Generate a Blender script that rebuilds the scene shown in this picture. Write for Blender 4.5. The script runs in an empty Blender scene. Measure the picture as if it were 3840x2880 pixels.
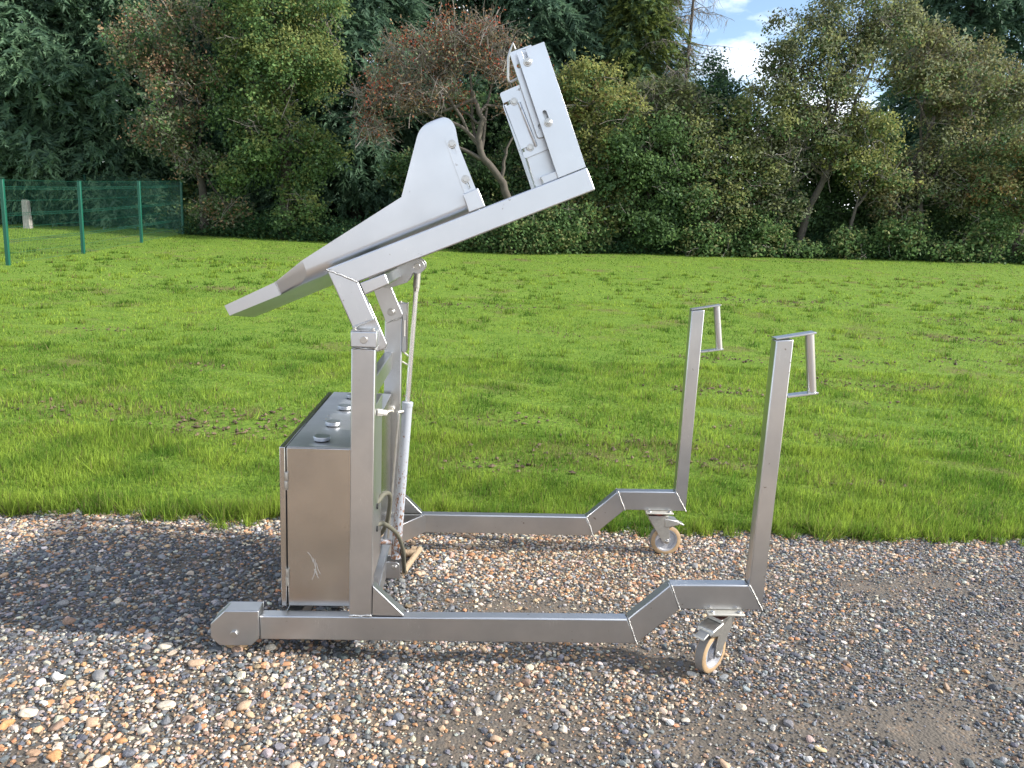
import bpy, bmesh, math, random
import numpy as np
from mathutils import Matrix, Vector
from mathutils.geometry import tessellate_polygon

sc = bpy.context.scene
COL = sc.collection
# ------------------------------------------------------------------ camera
CAM = np.array([0.0, 0.0, 1.5])
PITCH, ROLL, YAW = 0.191867, 0.044828, 0.060898
fw = np.array([math.sin(YAW)*math.cos(PITCH), math.cos(YAW)*math.cos(PITCH), -math.sin(PITCH)])
r0 = np.array([math.cos(YAW), -math.sin(YAW), 0.0]); u0 = np.cross(r0, fw)
cr = r0*math.cos(ROLL)+u0*math.sin(ROLL); cu = -r0*math.sin(ROLL)+u0*math.cos(ROLL)
cam = bpy.data.cameras.new('camera'); cam.lens = 27.03; cam.sensor_width = 36; cam.clip_start = 0.05; cam.clip_end = 500
co = bpy.data.objects.new('camera', cam); COL.objects.link(co); sc.camera = co
co.matrix_world = Matrix(((cr[0], cu[0], -fw[0], CAM[0]), (cr[1], cu[1], -fw[1], CAM[1]), (cr[2], cu[2], -fw[2], CAM[2]), (0, 0, 0, 1)))
# ------------------------------------------------------------------ sky, sun, exposure
SUN_EL, SUN_AZ = math.radians(30), math.radians(-10)        # azimuth measured from +X towards +Y
w = bpy.data.worlds.new('World'); sc.world = w; w.use_nodes = True
nt = w.node_tree; nt.nodes.clear()
N = nt.nodes.new; Lk = nt.links.new
out = N('ShaderNodeOutputWorld'); bg = N('ShaderNodeBackground'); bg.inputs[1].default_value = 0.15
sky = N('ShaderNodeTexSky'); sky.sky_type = 'NISHITA'; sky.sun_disc = False
sky.sun_elevation = SUN_EL; sky.sun_rotation = math.pi/2-SUN_AZ
sky.air_density = 1.0; sky.dust_density = 0.6; sky.ozone_density = 1.6
tc = N('ShaderNodeTexCoord'); mp = N('ShaderNodeMapping'); mp.inputs['Scale'].default_value = (1, 1, 2.2)
mp.inputs['Location'].default_value = (0.35, 0.2, 0.1)
nz = N('ShaderNodeTexNoise'); nz.inputs['Scale'].default_value = 3.2; nz.inputs['Detail'].default_value = 7; nz.inputs['Roughness'].default_value = 0.55
rp = N('ShaderNodeValToRGB'); rp.color_ramp.elements[0].position = 0.47; rp.color_ramp.elements[1].position = 0.62
mx = N('ShaderNodeMix'); mx.data_type = 'RGBA'
mx.inputs[7].default_value = (10.5, 10.8, 11.4, 1)
Lk(tc.outputs['Generated'], mp.inputs[0]); Lk(mp.outputs[0], nz.inputs['Vector']); Lk(nz.outputs[0], rp.inputs[0])
Lk(rp.outputs[0], mx.inputs[0]); Lk(sky.outputs[0], mx.inputs[6]); Lk(mx.outputs[2], bg.inputs[0]); Lk(bg.outputs[0], out.inputs[0])
sl = bpy.data.lights.new('sun', 'SUN'); sl.energy = 5.0; sl.angle = math.radians(1.2); sl.color = (1.0, 0.955, 0.89)
so = bpy.data.objects.new('sun', sl); COL.objects.link(so)
sd = Vector((math.cos(SUN_EL)*math.cos(SUN_AZ), math.cos(SUN_EL)*math.sin(SUN_AZ), math.sin(SUN_EL)))
so.rotation_euler = sd.to_track_quat('Z', 'Y').to_euler(); so.location = (30, 2, 20)
sc.view_settings.view_transform = 'Standard'; sc.view_settings.look = 'None'; sc.view_settings.gamma = 1
sc.view_settings.use_curve_mapping = False; sc.view_settings.exposure = 0.68
sc.cycles.max_bounces = 6; sc.cycles.diffuse_bounces = 3; sc.cycles.glossy_bounces = 4; sc.cycles.transmission_bounces = 2

# ------------------------------------------------------------------ helpers
def tag(o, label=None, cat=None, group=None, kind=None):
    if label: o['label'] = label
    if cat: o['category'] = cat
    if group: o['group'] = group
    if kind: o['kind'] = kind
    return o
def link(name, me, m=None, parent=None):
    o = bpy.data.objects.new(name, me); COL.objects.link(o)
    if m is not None: me.materials.append(m)
    if parent is not None: o.parent = parent; o.matrix_parent_inverse = Matrix.Translation(-parent.location) if parent.parent is None else Matrix.Identity(4)
    return o
def empty(name, loc=(0, 0, 0)):
    o = bpy.data.objects.new(name, None); o.empty_display_size = 0.1; o.location = loc; COL.objects.link(o); return o
def smooth(me, ang=35):
    me.polygons.foreach_set('use_smooth', [True]*len(me.polygons)); me.set_sharp_from_angle(angle=math.radians(ang))
def np_mesh(name, V, F, col=None, sm=True):
    """V (n,3), F (m,k) all polygons with k corners; col (n,3)"""
    me = bpy.data.meshes.new(name)
    V = np.ascontiguousarray(V, dtype=np.float32); F = np.ascontiguousarray(F, dtype=np.int32); k = F.shape[1]
    me.vertices.add(len(V)); me.vertices.foreach_set('co', V.ravel())
    me.loops.add(F.size); me.loops.foreach_set('vertex_index', F.ravel())
    me.polygons.add(len(F)); me.polygons.foreach_set('loop_start', np.arange(0, F.size, k, dtype=np.int32))
    me.polygons.foreach_set('use_smooth', np.full(len(F), sm) if np.isscalar(sm) else sm)
    if col is not None:
        a = me.attributes.new('col', 'FLOAT_COLOR', 'POINT')
        c4 = np.ones((len(V), 4), np.float32); c4[:, :3] = col; a.data.foreach_set('color', c4.ravel())
    me.update(calc_edges=True)
    return me
class MB:                                                    # collects polygons, builds one mesh
    def __init__(s): s.v = []; s.f = []
    def add(s, vs, fs):
        n = len(s.v); s.v += [tuple(v) for v in vs]; s.f += [tuple(i+n for i in f) for f in fs]; return s
    def box(s, x0, x1, y0, y1, z0, z1):
        vs = [(x, y, z) for z in (z0, z1) for y in (y0, y1) for x in (x0, x1)]
        return s.add(vs, [(0, 2, 3, 1), (4, 5, 7, 6), (0, 1, 5, 4), (2, 6, 7, 3), (0, 4, 6, 2), (1, 3, 7, 5)])
    def prism(s, loops, y0, y1):                             # polygons in the x-z plane (first the outline, then holes) extruded along y
        if not isinstance(loops[0][0], (tuple, list)): loops = [loops]
        tri = tessellate_polygon([[Vector((p[0], p[1], 0)) for p in l] for l in loops])
        pts = [p for l in loops for p in l]; n = len(pts)
        vs = [(p[0], y0, p[1]) for p in pts]+[(p[0], y1, p[1]) for p in pts]; fs = []
        if len(loops) == 1:
            fs += [tuple(range(n)), tuple(range(2*n-1, n-1, -1))]
        else:
            fs += [t for t in tri]+[(c+n, b+n, a+n) for a, b, c in tri]
        b = 0
        for l in loops:
            m = len(l)
            for i in range(m):
                j = (i+1) % m; fs.append((b+i, b+n+i, b+n+j, b+j))
            b += m
        return s.add(vs, fs)
    def tube(s, pts, rad, n=8, caps=True):
        pts = [Vector(p) for p in pts]; k = len(pts)
        rad = [rad]*k if isinstance(rad, (int, float)) else rad
        vs = []; up = None
        for i, p in enumerate(pts):
            t = (pts[min(i+1, k-1)]-pts[max(i-1, 0)]).normalized()
            if up is None: up = Vector((0, 0, 1)) if abs(t.z) < .9 else Vector((1, 0, 0))
            a = t.cross(up).normalized(); b = a.cross(t).normalized(); up = b
            vs += [p+(a*math.cos(q*2*math.pi/n)+b*math.sin(q*2*math.pi/n))*rad[i] for q in range(n)]
        fs = [(i*n+q, i*n+(q+1) % n, (i+1)*n+(q+1) % n, (i+1)*n+q) for i in range(k-1) for q in range(n)]
        if caps: fs += [tuple(range(n))[::-1], tuple(range((k-1)*n, k*n))]
        return s.add(vs, fs)
    def lathe(s, prof, c, axis=(0, 1, 0), n=32):             # prof: (radius, along) closed loop
        ax = Vector(axis).normalized(); a = ax.orthogonal().normalized(); b = ax.cross(a); c = Vector(c); m = len(prof)
        vs = [c+ax*h+(a*math.cos(q*2*math.pi/n)+b*math.sin(q*2*math.pi/n))*r for q in range(n) for r, h in prof]
        return s.add(vs, [(q*m+i, q*m+(i+1) % m, ((q+1) % n)*m+(i+1) % m, ((q+1) % n)*m+i) for q in range(n) for i in range(m)])
    def mesh(s, name):
        me = bpy.data.meshes.new(name); me.from_pydata(s.v, [], s.f); me.update()
        bm = bmesh.new(); bm.from_mesh(me); bmesh.ops.recalc_face_normals(bm, faces=bm.faces); bm.to_mesh(me); bm.free()
        return me
    def build(s, name, m, parent=None, bevel=0.0, sm=35, seg=2):
        me = s.mesh(name); o = link(name, me, m, parent)
        if sm: smooth(me, sm)
        if bevel:
            b = o.modifiers.new('bevel', 'BEVEL'); b.width = bevel; b.segments = seg; b.limit_method = 'ANGLE'; b.angle_limit = math.radians(30); b.harden_normals = False
        return o
def cyl(c, axis, r, h, n=20):
    c = Vector(c); ax = Vector(axis).normalized(); return MB().tube([c-ax*h/2, c+ax*h/2], r, n)
def slot(x, z, ang, L, W, n=6):                               # rounded slot outline centred on x,z, long axis at ang
    pts = []
    for sgn in (1, -1):
        for i in range(n+1):
            a = -math.pi/2+math.pi*i/n; px, pz = sgn*(L/2-W/2)+sgn*math.cos(a)*W/2, sgn*math.sin(a)*W/2
            pts.append((x+px*math.cos(ang)-pz*math.sin(ang), z+px*math.sin(ang)+pz*math.cos(ang)))
    return pts
def rounded(poly, r, n=4):
    res = []; m = len(poly)
    for i in range(m):
        p = Vector(poly[i]); rr = r[i] if isinstance(r, (list, tuple)) else r
        a = (Vector(poly[i-1])-p); b = (Vector(poly[(i+1) % m])-p)
        if rr <= 0: res.append(tuple(p)); continue
        d = min(rr, a.length*.45, b.length*.45); a = p+a.normalized()*d; b = p+b.normalized()*d
        for k in range(n+1):
            t = k/n; q = a*(1-t)**2+p*2*t*(1-t)+b*t*t; res.append((q.x, q.y))
    return res

# ------------------------------------------------------------------ materials
def mat(name):
    m = bpy.data.materials.new(name); m.use_nodes = True; t = m.node_tree; t.nodes.clear()
    o = t.nodes.new('ShaderNodeOutputMaterial'); b = t.nodes.new('ShaderNodeBsdfPrincipled'); t.links.new(b.outputs[0], o.inputs[0])
    return m, t, b, o
def nd(t, typ, **kw):
    n = t.nodes.new(typ)
    for k, v in kw.items():
        if k in n.inputs: n.inputs[k].default_value = v
        else: setattr(n, k, v)
    return n
def ramp(t, src, stops):
    r = t.nodes.new('ShaderNodeValToRGB'); e = r.color_ramp.elements
    while len(e) < len(stops): e.new(0.5)
    for i, (p, c) in enumerate(stops):
        e[i].position = p; e[i].color = c if len(c) == 4 else (*c, 1)
    t.links.new(src, r.inputs[0]); return r.outputs[0]
def mix(t, fac, a, b):
    m = t.nodes.new('ShaderNodeMix'); m.data_type = 'RGBA'
    for i, v in ((0, fac), (6, a), (7, b)):
        if hasattr(v, 'is_linked'): t.links.new(v, m.inputs[i])
        else: m.inputs[i].default_value = v if i == 0 else (*v, 1)
    return m.outputs[2]
def objco(t, scale=(1, 1, 1)):
    c = t.nodes.new('ShaderNodeTexCoord'); m = t.nodes.new('ShaderNodeMapping'); m.inputs['Scale'].default_value = scale
    t.links.new(c.outputs['Object'], m.inputs[0]); return m.outputs[0]
def noise(t, vec, scale, detail=4, rough=.55):
    n = nd(t, 'ShaderNodeTexNoise', Scale=scale, Detail=detail, Roughness=rough); t.links.new(vec, n.inputs['Vector']); return n.outputs[0]
def steel(name, base, r0_, r1_, brush=(60, 60, 4), spots=True, bump=.02, rust=False, var=.8):
    m, t, b, o = mat(name); b.inputs['Metallic'].default_value = 1
    v = objco(t); vb = objco(t, brush)
    nb = noise(t, vb, 14, 3); nl = noise(t, v, 5, 5)
    c = mix(t, ramp(t, nl, [(.35, (0, 0, 0)), (.7, (1, 1, 1))]), base, tuple(x*var for x in base))
    vs_ = objco(t, (9, 9, 1.2)); 
    rot = nd(t, 'ShaderNodeMapping'); rot.inputs['Rotation'].default_value = (.3, .5, .2); t.links.new(vs_, rot.inputs[0])
    sc1 = ramp(t, noise(t, rot.outputs[0], 22, 2, .5), [(.492, (0, 0, 0)), (.5, (1, 1, 1)), (.508, (0, 0, 0))]); sc2 = ramp(t, noise(t, v, 7, 3), [(.56, (0, 0, 0)), (.66, (.7, .7, .7))])
    sm_ = nd(t, 'ShaderNodeMath', operation='MULTIPLY'); t.links.new(sc1, sm_.inputs[0]); t.links.new(sc2, sm_.inputs[1]); c = mix(t, sm_.outputs[0], c, tuple(min(.9, x*1.5) for x in base))
    if spots:
        ns = noise(t, v, 46, 2, .5); msk = ramp(t, ns, [(.735, (0, 0, 0)), (.79, (.8, .8, .8))])
        c = mix(t, msk, c, (.20, .17, .14))
    if rust:
        nr = noise(t, v, 24, 5, .65); msk2 = ramp(t, nr, [(.66, (0, 0, 0)), (.72, (1, 1, 1))]); c = mix(t, msk2, c, (.23, .12, .06))
    t.links.new(c, b.inputs['Base Color'])
    rr = nd(t, 'ShaderNodeMapRange'); rr.inputs[3].default_value = r0_; rr.inputs[4].default_value = r1_
    mm = nd(t, 'ShaderNodeMath', operation='MULTIPLY_ADD'); t.links.new(nb, mm.inputs[0]); mm.inputs[1].default_value = .45; 
    m2 = nd(t, 'ShaderNodeMath', operation='MULTIPLY'); t.links.new(nl, m2.inputs[0]); m2.inputs[1].default_value = .55; t.links.new(m2.outputs[0], mm.inputs[2])
    t.links.new(mm.outputs[0], rr.inputs[0]); t.links.new(rr.outputs[0], b.inputs['Roughness'])
    bp = nd(t, 'ShaderNodeBump', Strength=bump, Distance=.002); t.links.new(nb, bp.inputs['Height']); t.links.new(bp.outputs[0], b.inputs['Normal'])
    return m
def plain(name, c, rough=.6, metal=0.0, var=.15, scale=40, bump=0.0):
    m, t, b, o = mat(name); v = objco(t); n = noise(t, v, scale, 4)
    t.links.new(mix(t, n, tuple(x*(1-var) for x in c), tuple(min(1, x*(1+var)) for x in c)), b.inputs['Base Color'])
    b.inputs['Roughness'].default_value = rough; b.inputs['Metallic'].default_value = metal
    if bump:
        bp = nd(t, 'ShaderNodeBump', Strength=bump, Distance=.01); t.links.new(n, bp.inputs['Height']); t.links.new(bp.outputs[0], b.inputs['Normal'])
    return m
M = {}
M['steel'] = steel('brushed_steel', (.585, .59, .60), .22, .44)
M['steel_up'] = steel('sky_tinted_steel', (.60, .62, .65), .27, .46, brush=(30, 30, 12), var=.92)  # lighter, cooler base colour carries the sky reflection of the upper parts
M['weld'] = plain('weld_metal', (.56, .555, .54), .45, 1, .2, 300, .4)
M['cab'] = steel('cabinet_steel', (.55, .525, .49), .14, .30, brush=(6, 6, 90), bump=.012)
M['chrome'] = plain('chrome', (.9, .92, .95), .26, 1, .03)
M['top'] = steel('pale_rough_steel', (.62, .63, .64), .34, .62, brush=(40, 3, 40))  # paler base puts the sky's sheen on the lid into the colour
M['scratch'] = plain('scratched_metal', (.75, .74, .72), .6, .4)
M['tread'] = plain('dusty_tread', (.20, .185, .17), .85, 0, .3, 40)
M['bolt'] = plain('bolt_steel', (.50, .49, .47), .34, 1, .12, 200)
M['gap'] = plain('black_gap_rubber', (.01, .01, .011), .7)  # near-black: painted shade of the door gap, also rubber gaskets and unions
M['plastic'] = plain('white_plastic', (.52, .50, .45), .45)
M['hose'] = plain('hose_rubber', (.10, .095, .068), .75, 0, .3, 60)
M['red'] = plain('red_dust_ring', (.45, .06, .03), .6)
M['tyre'] = plain('tan_polyurethane', (.40, .27, .15), .6, 0, .35, 30)
M['rim'] = plain('grey_rim', (.42, .42, .44), .5, .3, .2, 30)
M['zinc'] = plain('dull_zinc', (.52, .51, .48), .45, 1, .25, 60)
M['plate'] = plain('dirty_plate', (.55, .52, .45), .5, .6, .25, 50)
M['brass'] = plain('rusty_fitting', (.34, .25, .16), .75, .2, .5, 80, .4)
M['green'] = plain('green_paint', (.006, .085, .055), .42, 0, .15, 8)
M['concrete'] = plain('concrete', (.32, .30, .27), .9, 0, .3, 14, .5)
def cylpaint():
    m, t, b, o = mat('chipped_cylinder_paint'); v = objco(t, (1, 1, .55)); c = t.nodes.new('ShaderNodeTexCoord'); sp = t.nodes.new('ShaderNodeSeparateXYZ')
    t.links.new(c.outputs['Object'], sp.inputs[0])
    hz = nd(t, 'ShaderNodeMapRange'); hz.inputs[1].default_value = .75; hz.inputs[2].default_value = .2; hz.inputs[3].default_value = -.09; hz.inputs[4].default_value = .1
    t.links.new(sp.outputs[2], hz.inputs[0]); n = noise(t, v, 130, 5, .6)
    a = nd(t, 'ShaderNodeMath', operation='ADD'); t.links.new(n, a.inputs[0]); t.links.new(hz.outputs[0], a.inputs[1])
    msk = ramp(t, a.outputs[0], [(.565, (0, 0, 0)), (.61, (1, 1, 1))])
    t.links.new(mix(t, msk, (.33, .35, .385), (.18, .085, .045)), b.inputs['Base Color']); b.inputs['Roughness'].default_value = .42
    return m
M['cyl'] = cylpaint()
def vcol(name, rough=.8, trans=0.0, spec=.3, var=0.0):
    m, t, b, o = mat(name); a = t.nodes.new('ShaderNodeAttribute'); a.attribute_name = 'col'; c = a.outputs['Color']
    if var:
        v = objco(t); n = noise(t, v, 160, 4, .6)
        c2 = nd(t, 'ShaderNodeHueSaturation'); mr = nd(t, 'ShaderNodeMapRange'); mr.inputs[1].default_value = .3; mr.inputs[2].default_value = .7; mr.inputs[3].default_value = 1-var; mr.inputs[4].default_value = 1+var
        t.links.new(n, mr.inputs[0]); t.links.new(mr.outputs[0], c2.inputs['Value']); t.links.new(c, c2.inputs['Color']); c = c2.outputs[0]
    t.links.new(c, b.inputs['Base Color']); b.inputs['Roughness'].default_value = rough; b.inputs['Specular IOR Level'].default_value = spec
    if trans:
        tr = t.nodes.new('ShaderNodeBsdfTranslucent'); t.links.new(c, tr.inputs[0]); ms = t.nodes.new('ShaderNodeMixShader'); ms.inputs[0].default_value = trans
        t.links.new(b.outputs[0], ms.inputs[1]); t.links.new(tr.outputs[0], ms.inputs[2]); t.links.new(ms.outputs[0], o.inputs[0])
    return m
M['leaf'] = vcol('leaf', .6, .45, .15)
M['blade'] = vcol('grass_blade', .6, .5, .15)
M['stone'] = vcol('pebble', .75, 0, .35, .28)
M['bark'] = plain('bark', (.082, .07, .057), .95, 0, .5, 9, .8)
M['bark_dark'] = plain('dark_bark', (.05, .042, .036), .95, 0, .4, 9, .8)
M['twig'] = plain('grey_twig', (.20, .175, .15), .9, 0, .3, 6)

# ------------------------------------------------------------------ terrain
def wob(x, y, s, seed=0):                                     # smooth pseudo-noise about -1..1
    rs = np.random.RandomState(seed); r = 0
    for k in range(6):
        a = rs.uniform(0, 6.28); f = s*rs.uniform(.6, 1.9); r = r+np.sin((x*math.cos(a)+y*math.sin(a))*f+rs.uniform(0, 6.28))
    return r/3.0
def edge_y(x):                                                # where the lawn meets the gravel
    return np.interp(x, [-30, -2.4, -1.7, -1.2, -.25, .74, 1.7, 3.0, 30], [3.8, 3.86, 3.93, 3.86, 3.97, 3.83, 3.80, 3.78, 3.6])+.03*wob(x, 0*x, 9, 3)+.022*wob(x, 0*x, 31, 4)+.014*wob(x, 0*x, 75, 6)
def gz(x, y):
    d = np.maximum(0, y-4.0); z = .0205*d+.00114*d*d*np.clip(1.6-d/45, .3, 1)
    z = z+np.clip(x, 0, 25)*.021*np.clip(d/22, 0, 1)**1.3
    return z+.012*wob(x, y, .9, 5)*np.clip(d/3, 0, 1)

def ground_mats():
    m, t, b, o = mat('gravel_soil'); v = objco(t)
    vo = nd(t, 'ShaderNodeTexVoronoi', Scale=95.0, feature='F1'); t.links.new(v, vo.inputs['Vector'])
    pal = ramp(t, vo.outputs['Color'], [(0, (.05, .05, .055)), (.3, (.13, .125, .12)), (.5, (.26, .19, .12)), (.7, (.33, .2, .11)), (.9, (.5, .44, .34))])
    soil = mix(t, noise(t, v, 5, 6), (.07, .059, .046), (.155, .13, .10)); soil = mix(t, noise(t, v, 150, 3), soil, (.095, .08, .064))
    dist = nd(t, 'ShaderNodeSeparateXYZ'); t.links.new(v, dist.inputs[0])
    far = nd(t, 'ShaderNodeMapRange'); far.inputs[1].default_value = 2.0; far.inputs[2].default_value = 1.2; t.links.new(dist.outputs[1], far.inputs[0])
    mk = ramp(t, noise(t, v, 9, 3), [(.45, (.0, .0, .0)), (.7, (.35, .35, .35))])
    mm = nd(t, 'ShaderNodeMath', operation='MAXIMUM'); t.links.new(far.outputs[0], mm.inputs[0]); t.links.new(mk, mm.inputs[1])
    t.links.new(mix(t, mm.outputs[0], soil, pal), b.inputs['Base Color']); b.inputs['Roughness'].default_value = .95
    bp = nd(t, 'ShaderNodeBump', Strength=.5, Distance=.008); bp.invert = True; t.links.new(vo.outputs['Distance'], bp.inputs['Height']); t.links.new(bp.outputs[0], b.inputs['Normal'])
    M['gravel'] = m
    m, t, b, o = mat('lawn'); v = objco(t)
    c = mix(t, noise(t, v, .55, 5), (.14, .235, .03), (.25, .345, .055)); c = mix(t, ramp(t, noise(t, v, 30, 4), [(.3, (0, 0, 0)), (.75, (1, 1, 1))]), c, (.08, .15, .022))
    br = ramp(t, noise(t, v, 1.1, 6, .62), [(.56, (0, 0, 0)), (.68, (.8, .8, .8))])
    c = mix(t, ramp(t, noise(t, v, 4.5, 6, .7), [(.36, (.7, .7, .7)), (.5, (0, 0, 0))]), c, (.085, .16, .02)); c = mix(t, ramp(t, noise(t, v, 9, 6, .7), [(.6, (0, 0, 0)), (.72, (.6, .6, .6))]), c, (.21, .25, .07)); c = mix(t, br, c, (.15, .125, .055))
    t.links.new(c, b.inputs['Base Color']); b.inputs['Roughness'].default_value = .95; b.inputs['Specular IOR Level'].default_value = .1
    bp = nd(t, 'ShaderNodeBump', Strength=.9, Distance=.04); t.links.new(noise(t, v, 26, 5, .7), bp.inputs['Height']); t.links.new(bp.outputs[0], b.inputs['Normal'])
    M['lawn'] = m
ground_mats()
def sheet(name, xs, ys, zf, m, first=None):
    X, Y = np.meshgrid(xs, ys)
    if first is not None: Y = first(X, Y)
    V = np.stack([X.ravel(), Y.ravel(), zf(X, Y).ravel()], 1); n = len(xs)
    i = np.arange((len(ys)-1)*n).reshape(-1, n)[:, :-1].ravel()
    me = np_mesh(name, V, np.stack([i, i+1, i+n+1, i+n], 1)); o = link(name, me, m); tag(o, kind='structure'); return o
def mound(X, Y): return .05*np.clip((-.25-X)/.45, 0, 1)**1.5*np.exp(-((Y-2.5)/.28)**2)*np.clip((X+1.5)/.5, 0, 1)
def gravel_z(X, Y): return mound(X, Y)+ .006*wob(X, Y, 3.1, 8)*np.clip(2.5-np.abs(Y-2.6), 0, 1)-.004
xs = np.concatenate([np.linspace(-90, -6, 15), np.linspace(-5, 6, 90), np.linspace(7, 90, 15)])
ys = np.concatenate([np.linspace(-90, 0, 15), np.linspace(.5, 4.6, 50)])
sheet('gravel_yard', xs, ys, gravel_z, M['gravel'])
xs = np.concatenate([np.linspace(-120, -32, 12), np.linspace(-30, 34, 160), np.linspace(37, 130, 12)])
ts = np.concatenate([np.linspace(0, 1, 6)*.1, np.linspace(.2, 3, 22), np.linspace(3.3, 30, 80), np.linspace(33, 120, 20)])
sheet('lawn', xs, ts, lambda X, Y: gz(X, Y)+.006-.03*(Y-edge_y(X) < .001), M['lawn'], first=lambda X, Y: edge_y(X)+Y)

def view(P, margin=.04):                                      # which points the photograph's camera (or one a step aside) can see
    v = P-CAM; z = v@fw; X = (v@cr)/z; Y = (v@cu)/z
    return (z > .2) & (np.abs(X) < .666+margin) & (np.abs(Y) < .5+margin)

# ------------------------------------------------------------------ the steel bin tipper
YC = 2.992
TIP = tag(empty('bin_tipper', (.15, YC, 0)), 'stainless steel mobile bin tipper with tilted chute and two tall push handles on the gravel', 'bin tipper')
S, U, W = M['steel'], M['steel_up'], M['weld']
def both(f):                                                  # run f with a map of y for the near side, then the far side
    f(lambda a, b: (a, b), 1); f(lambda a, b: (2*YC-b, 2*YC-a), -1)
rng = random.Random(5)
def bead(mb, a, b, r=.0035, n=9):
    a = Vector(a); b = Vector(b); pts = []; 
    for i in range(n+1):
        pts.append(a.lerp(b, i/n)+Vector((rng.uniform(-1, 1), rng.uniform(-.4, .4), rng.uniform(-1, 1)))*r*.45)
    mb.tube(pts, [r*rng.uniform(.75, 1.2) for _ in pts], 6); return mb
def seam(a, b, r, parent, n=9): return bead(MB(), a, b, r, n).build('weld_seam', W, parent, 0, 60)
def bolt(c, nrm, r, h, parent, name='bolt', washer=True, stud=False, m=None):
    c = Vector(c); nrm = Vector(nrm).normalized(); mb = MB(); mb.tube([c, c+nrm*h], r, 6)
    if washer: mb.tube([c-nrm*.0005, c+nrm*h*.28], r*1.4, 20)
    if stud: mb.tube([c+nrm*h, c+nrm*h*1.6], r*.55, 14)
    return mb.build(name, m or M['bolt'], parent, bevel=r*.12, sm=40)
R0, R1 = 2.473, 2.519                                          # rail faces
def frame_side(y, sg):
    a, b = y(R0, R1); nf = a                                    # face towards the camera
    rail = MB().prism([(-.679, .0925), (.635, .095), (.596, .188), (-.679, .1795)], a, b).build('base_rail', S, TIP, .004)
    MB().prism([(.635, .095), (.779, .229), (.738, .321), (.596, .188)], a, b).build('rail_riser', S, TIP, .004)
    MB().prism([(.779, .229), (1.076, .231), (1.019, .325), (.738, .321)], a, b).build('step_rail', S, TIP, .004)
    hp = MB().prism([(1.076, .231), (1.079, 1.200), (1.0195, 1.195), (1.019, .325)], a, b).build('handle_post', S, TIP, .004)
    for p, q in (((.598, .189), (.636, .094)), ((.740, .322), (.780, .228)), ((1.0195, .327), (1.077, .230))):
        for yy in (a, b): seam((p[0], yy, p[1]), (q[0], yy, q[1]), .0026, rail)
    yy0, yy1 = a+.004, b-.004
    MB().prism([(1.0195, 1.1965), (1.1535, 1.2215), (1.1535, 1.2275), (1.0195, 1.2015)], a+.001, b-.001).build('handle_bracket', S, TIP, .001)
    h = MB().prism([(1.0815, 1.001), (1.186, 1.018), (1.186, 1.024), (1.0815, 1.008)], yy0, yy1)
    hd = h.build('handle_bracket', S, TIP, .001)
    MB().tube([(1.1385, (a+b)/2, 1.2195), (1.1705, (a+b)/2, 1.021)], .0155, 24).build('grip_tube', S, TIP, .001)
    # post with its head block
    post = MB().prism([(-.376, .184), (-.298, .185), (-.295, 1.118), (-.3725, 1.118)], a+.001, b-.001).build('upright_post', S, TIP, .004)
    o0, o1 = y(R0-.007, R1+.002)
    hb = MB().prism([(-.3735, 1.124), (-.2895, 1.124), (-.2895, 1.174), (-.3735, 1.174)], o0, o1).build('post_head', U, TIP, .003)
    seam((-.372, a, 1.120), (-.295, a, 1.120), .004, post); seam((-.295, a, 1.120), (-.295, b, 1.120), .004, post); seam((-.376, a, .186), (-.297, a, .187), .003, post)
    MB().tube([(-.332, o0-.003, 1.148), (-.332, o1+.003, 1.148)], .0125, 24).build('pivot_pin', M['bolt'], TIP, .0015)
    MB().prism([(-.372, 1.1745), (-.291, 1.1745), (-.291, 1.1785), (-.372, 1.1785)], o0+.002, o1-.002).build('cap_plate', S, hb, .001)
    for x in (-.362, -.303): bolt((x, (o0+o1)/2-.018, 1.1785), (0, 0, 1), .006, .007, hb)
    # gusset between post and rail, wheel housing, front wheel
    MB().prism([(-.297, .187), (-.189, .186), (-.189, .190), (-.2955, .296)], a+.002, b-.002).build('gusset', S, TIP, .002)
    h0, h1 = y(2.461, 2.533); hs = [(-.841, .155), (-.793, .2025), (-.679, .204), (-.679, .103), (-.705, .076), (-.813, .075), (-.842, .105)]
    hm = MB().prism(hs, h0, h0+.006).prism(hs, h1-.006, h1)
    hm.prism([(-.838, .157), (-.7925, .2021), (-.6795, .2035), (-.6795, .198), (-.791, .197), (-.836, .152)], h0+.004, h1-.004)
    hm.box(-.6845, -.6795, h0+.004, h1-.004, .105, .2)
    ho = hm.build('wheel_housing', S, TIP, .0025)
    bolt((-.762, h0, .120), (0, -1, 0), .0135, .009, ho, washer=False); bolt((-.762, h1, .120), (0, 1, 0), .0135, .009, ho, washer=False)
    yc = (h0+h1)/2
    fwh = MB().lathe([(.062, -.018), (.062, .018), (.048, .018), (.048, -.018)], (-.762, yc, .112)).build('front_wheel', M['tyre'], TIP, .003)
    MB().lathe([(.0485, -.016), (.0485, .016), (.008, .012), (.008, -.012)], (-.762, yc, .112)).build('rim', M['rim'], fwh, .001)
    # diagonal brace plate in the corner behind the post
    d0 = (-.174, R1-.002) if sg > 0 else (-.174, 2*YC-R1+.002)
    d1 = (-.30, R1+.170) if sg > 0 else (-.30, 2*YC-R1-.170)
    t = .006; mb = MB(); dx, dy = d1[0]-d0[0], d1[1]-d0[1]; L = math.hypot(dx, dy); nx, ny = -dy/L*t, dx/L*t
    vs = [(d0[0], d0[1], .096), (d1[0], d1[1], .096), (d1[0]+nx, d1[1]+ny, .096), (d0[0]+nx, d0[1]+ny, .096)]
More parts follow.
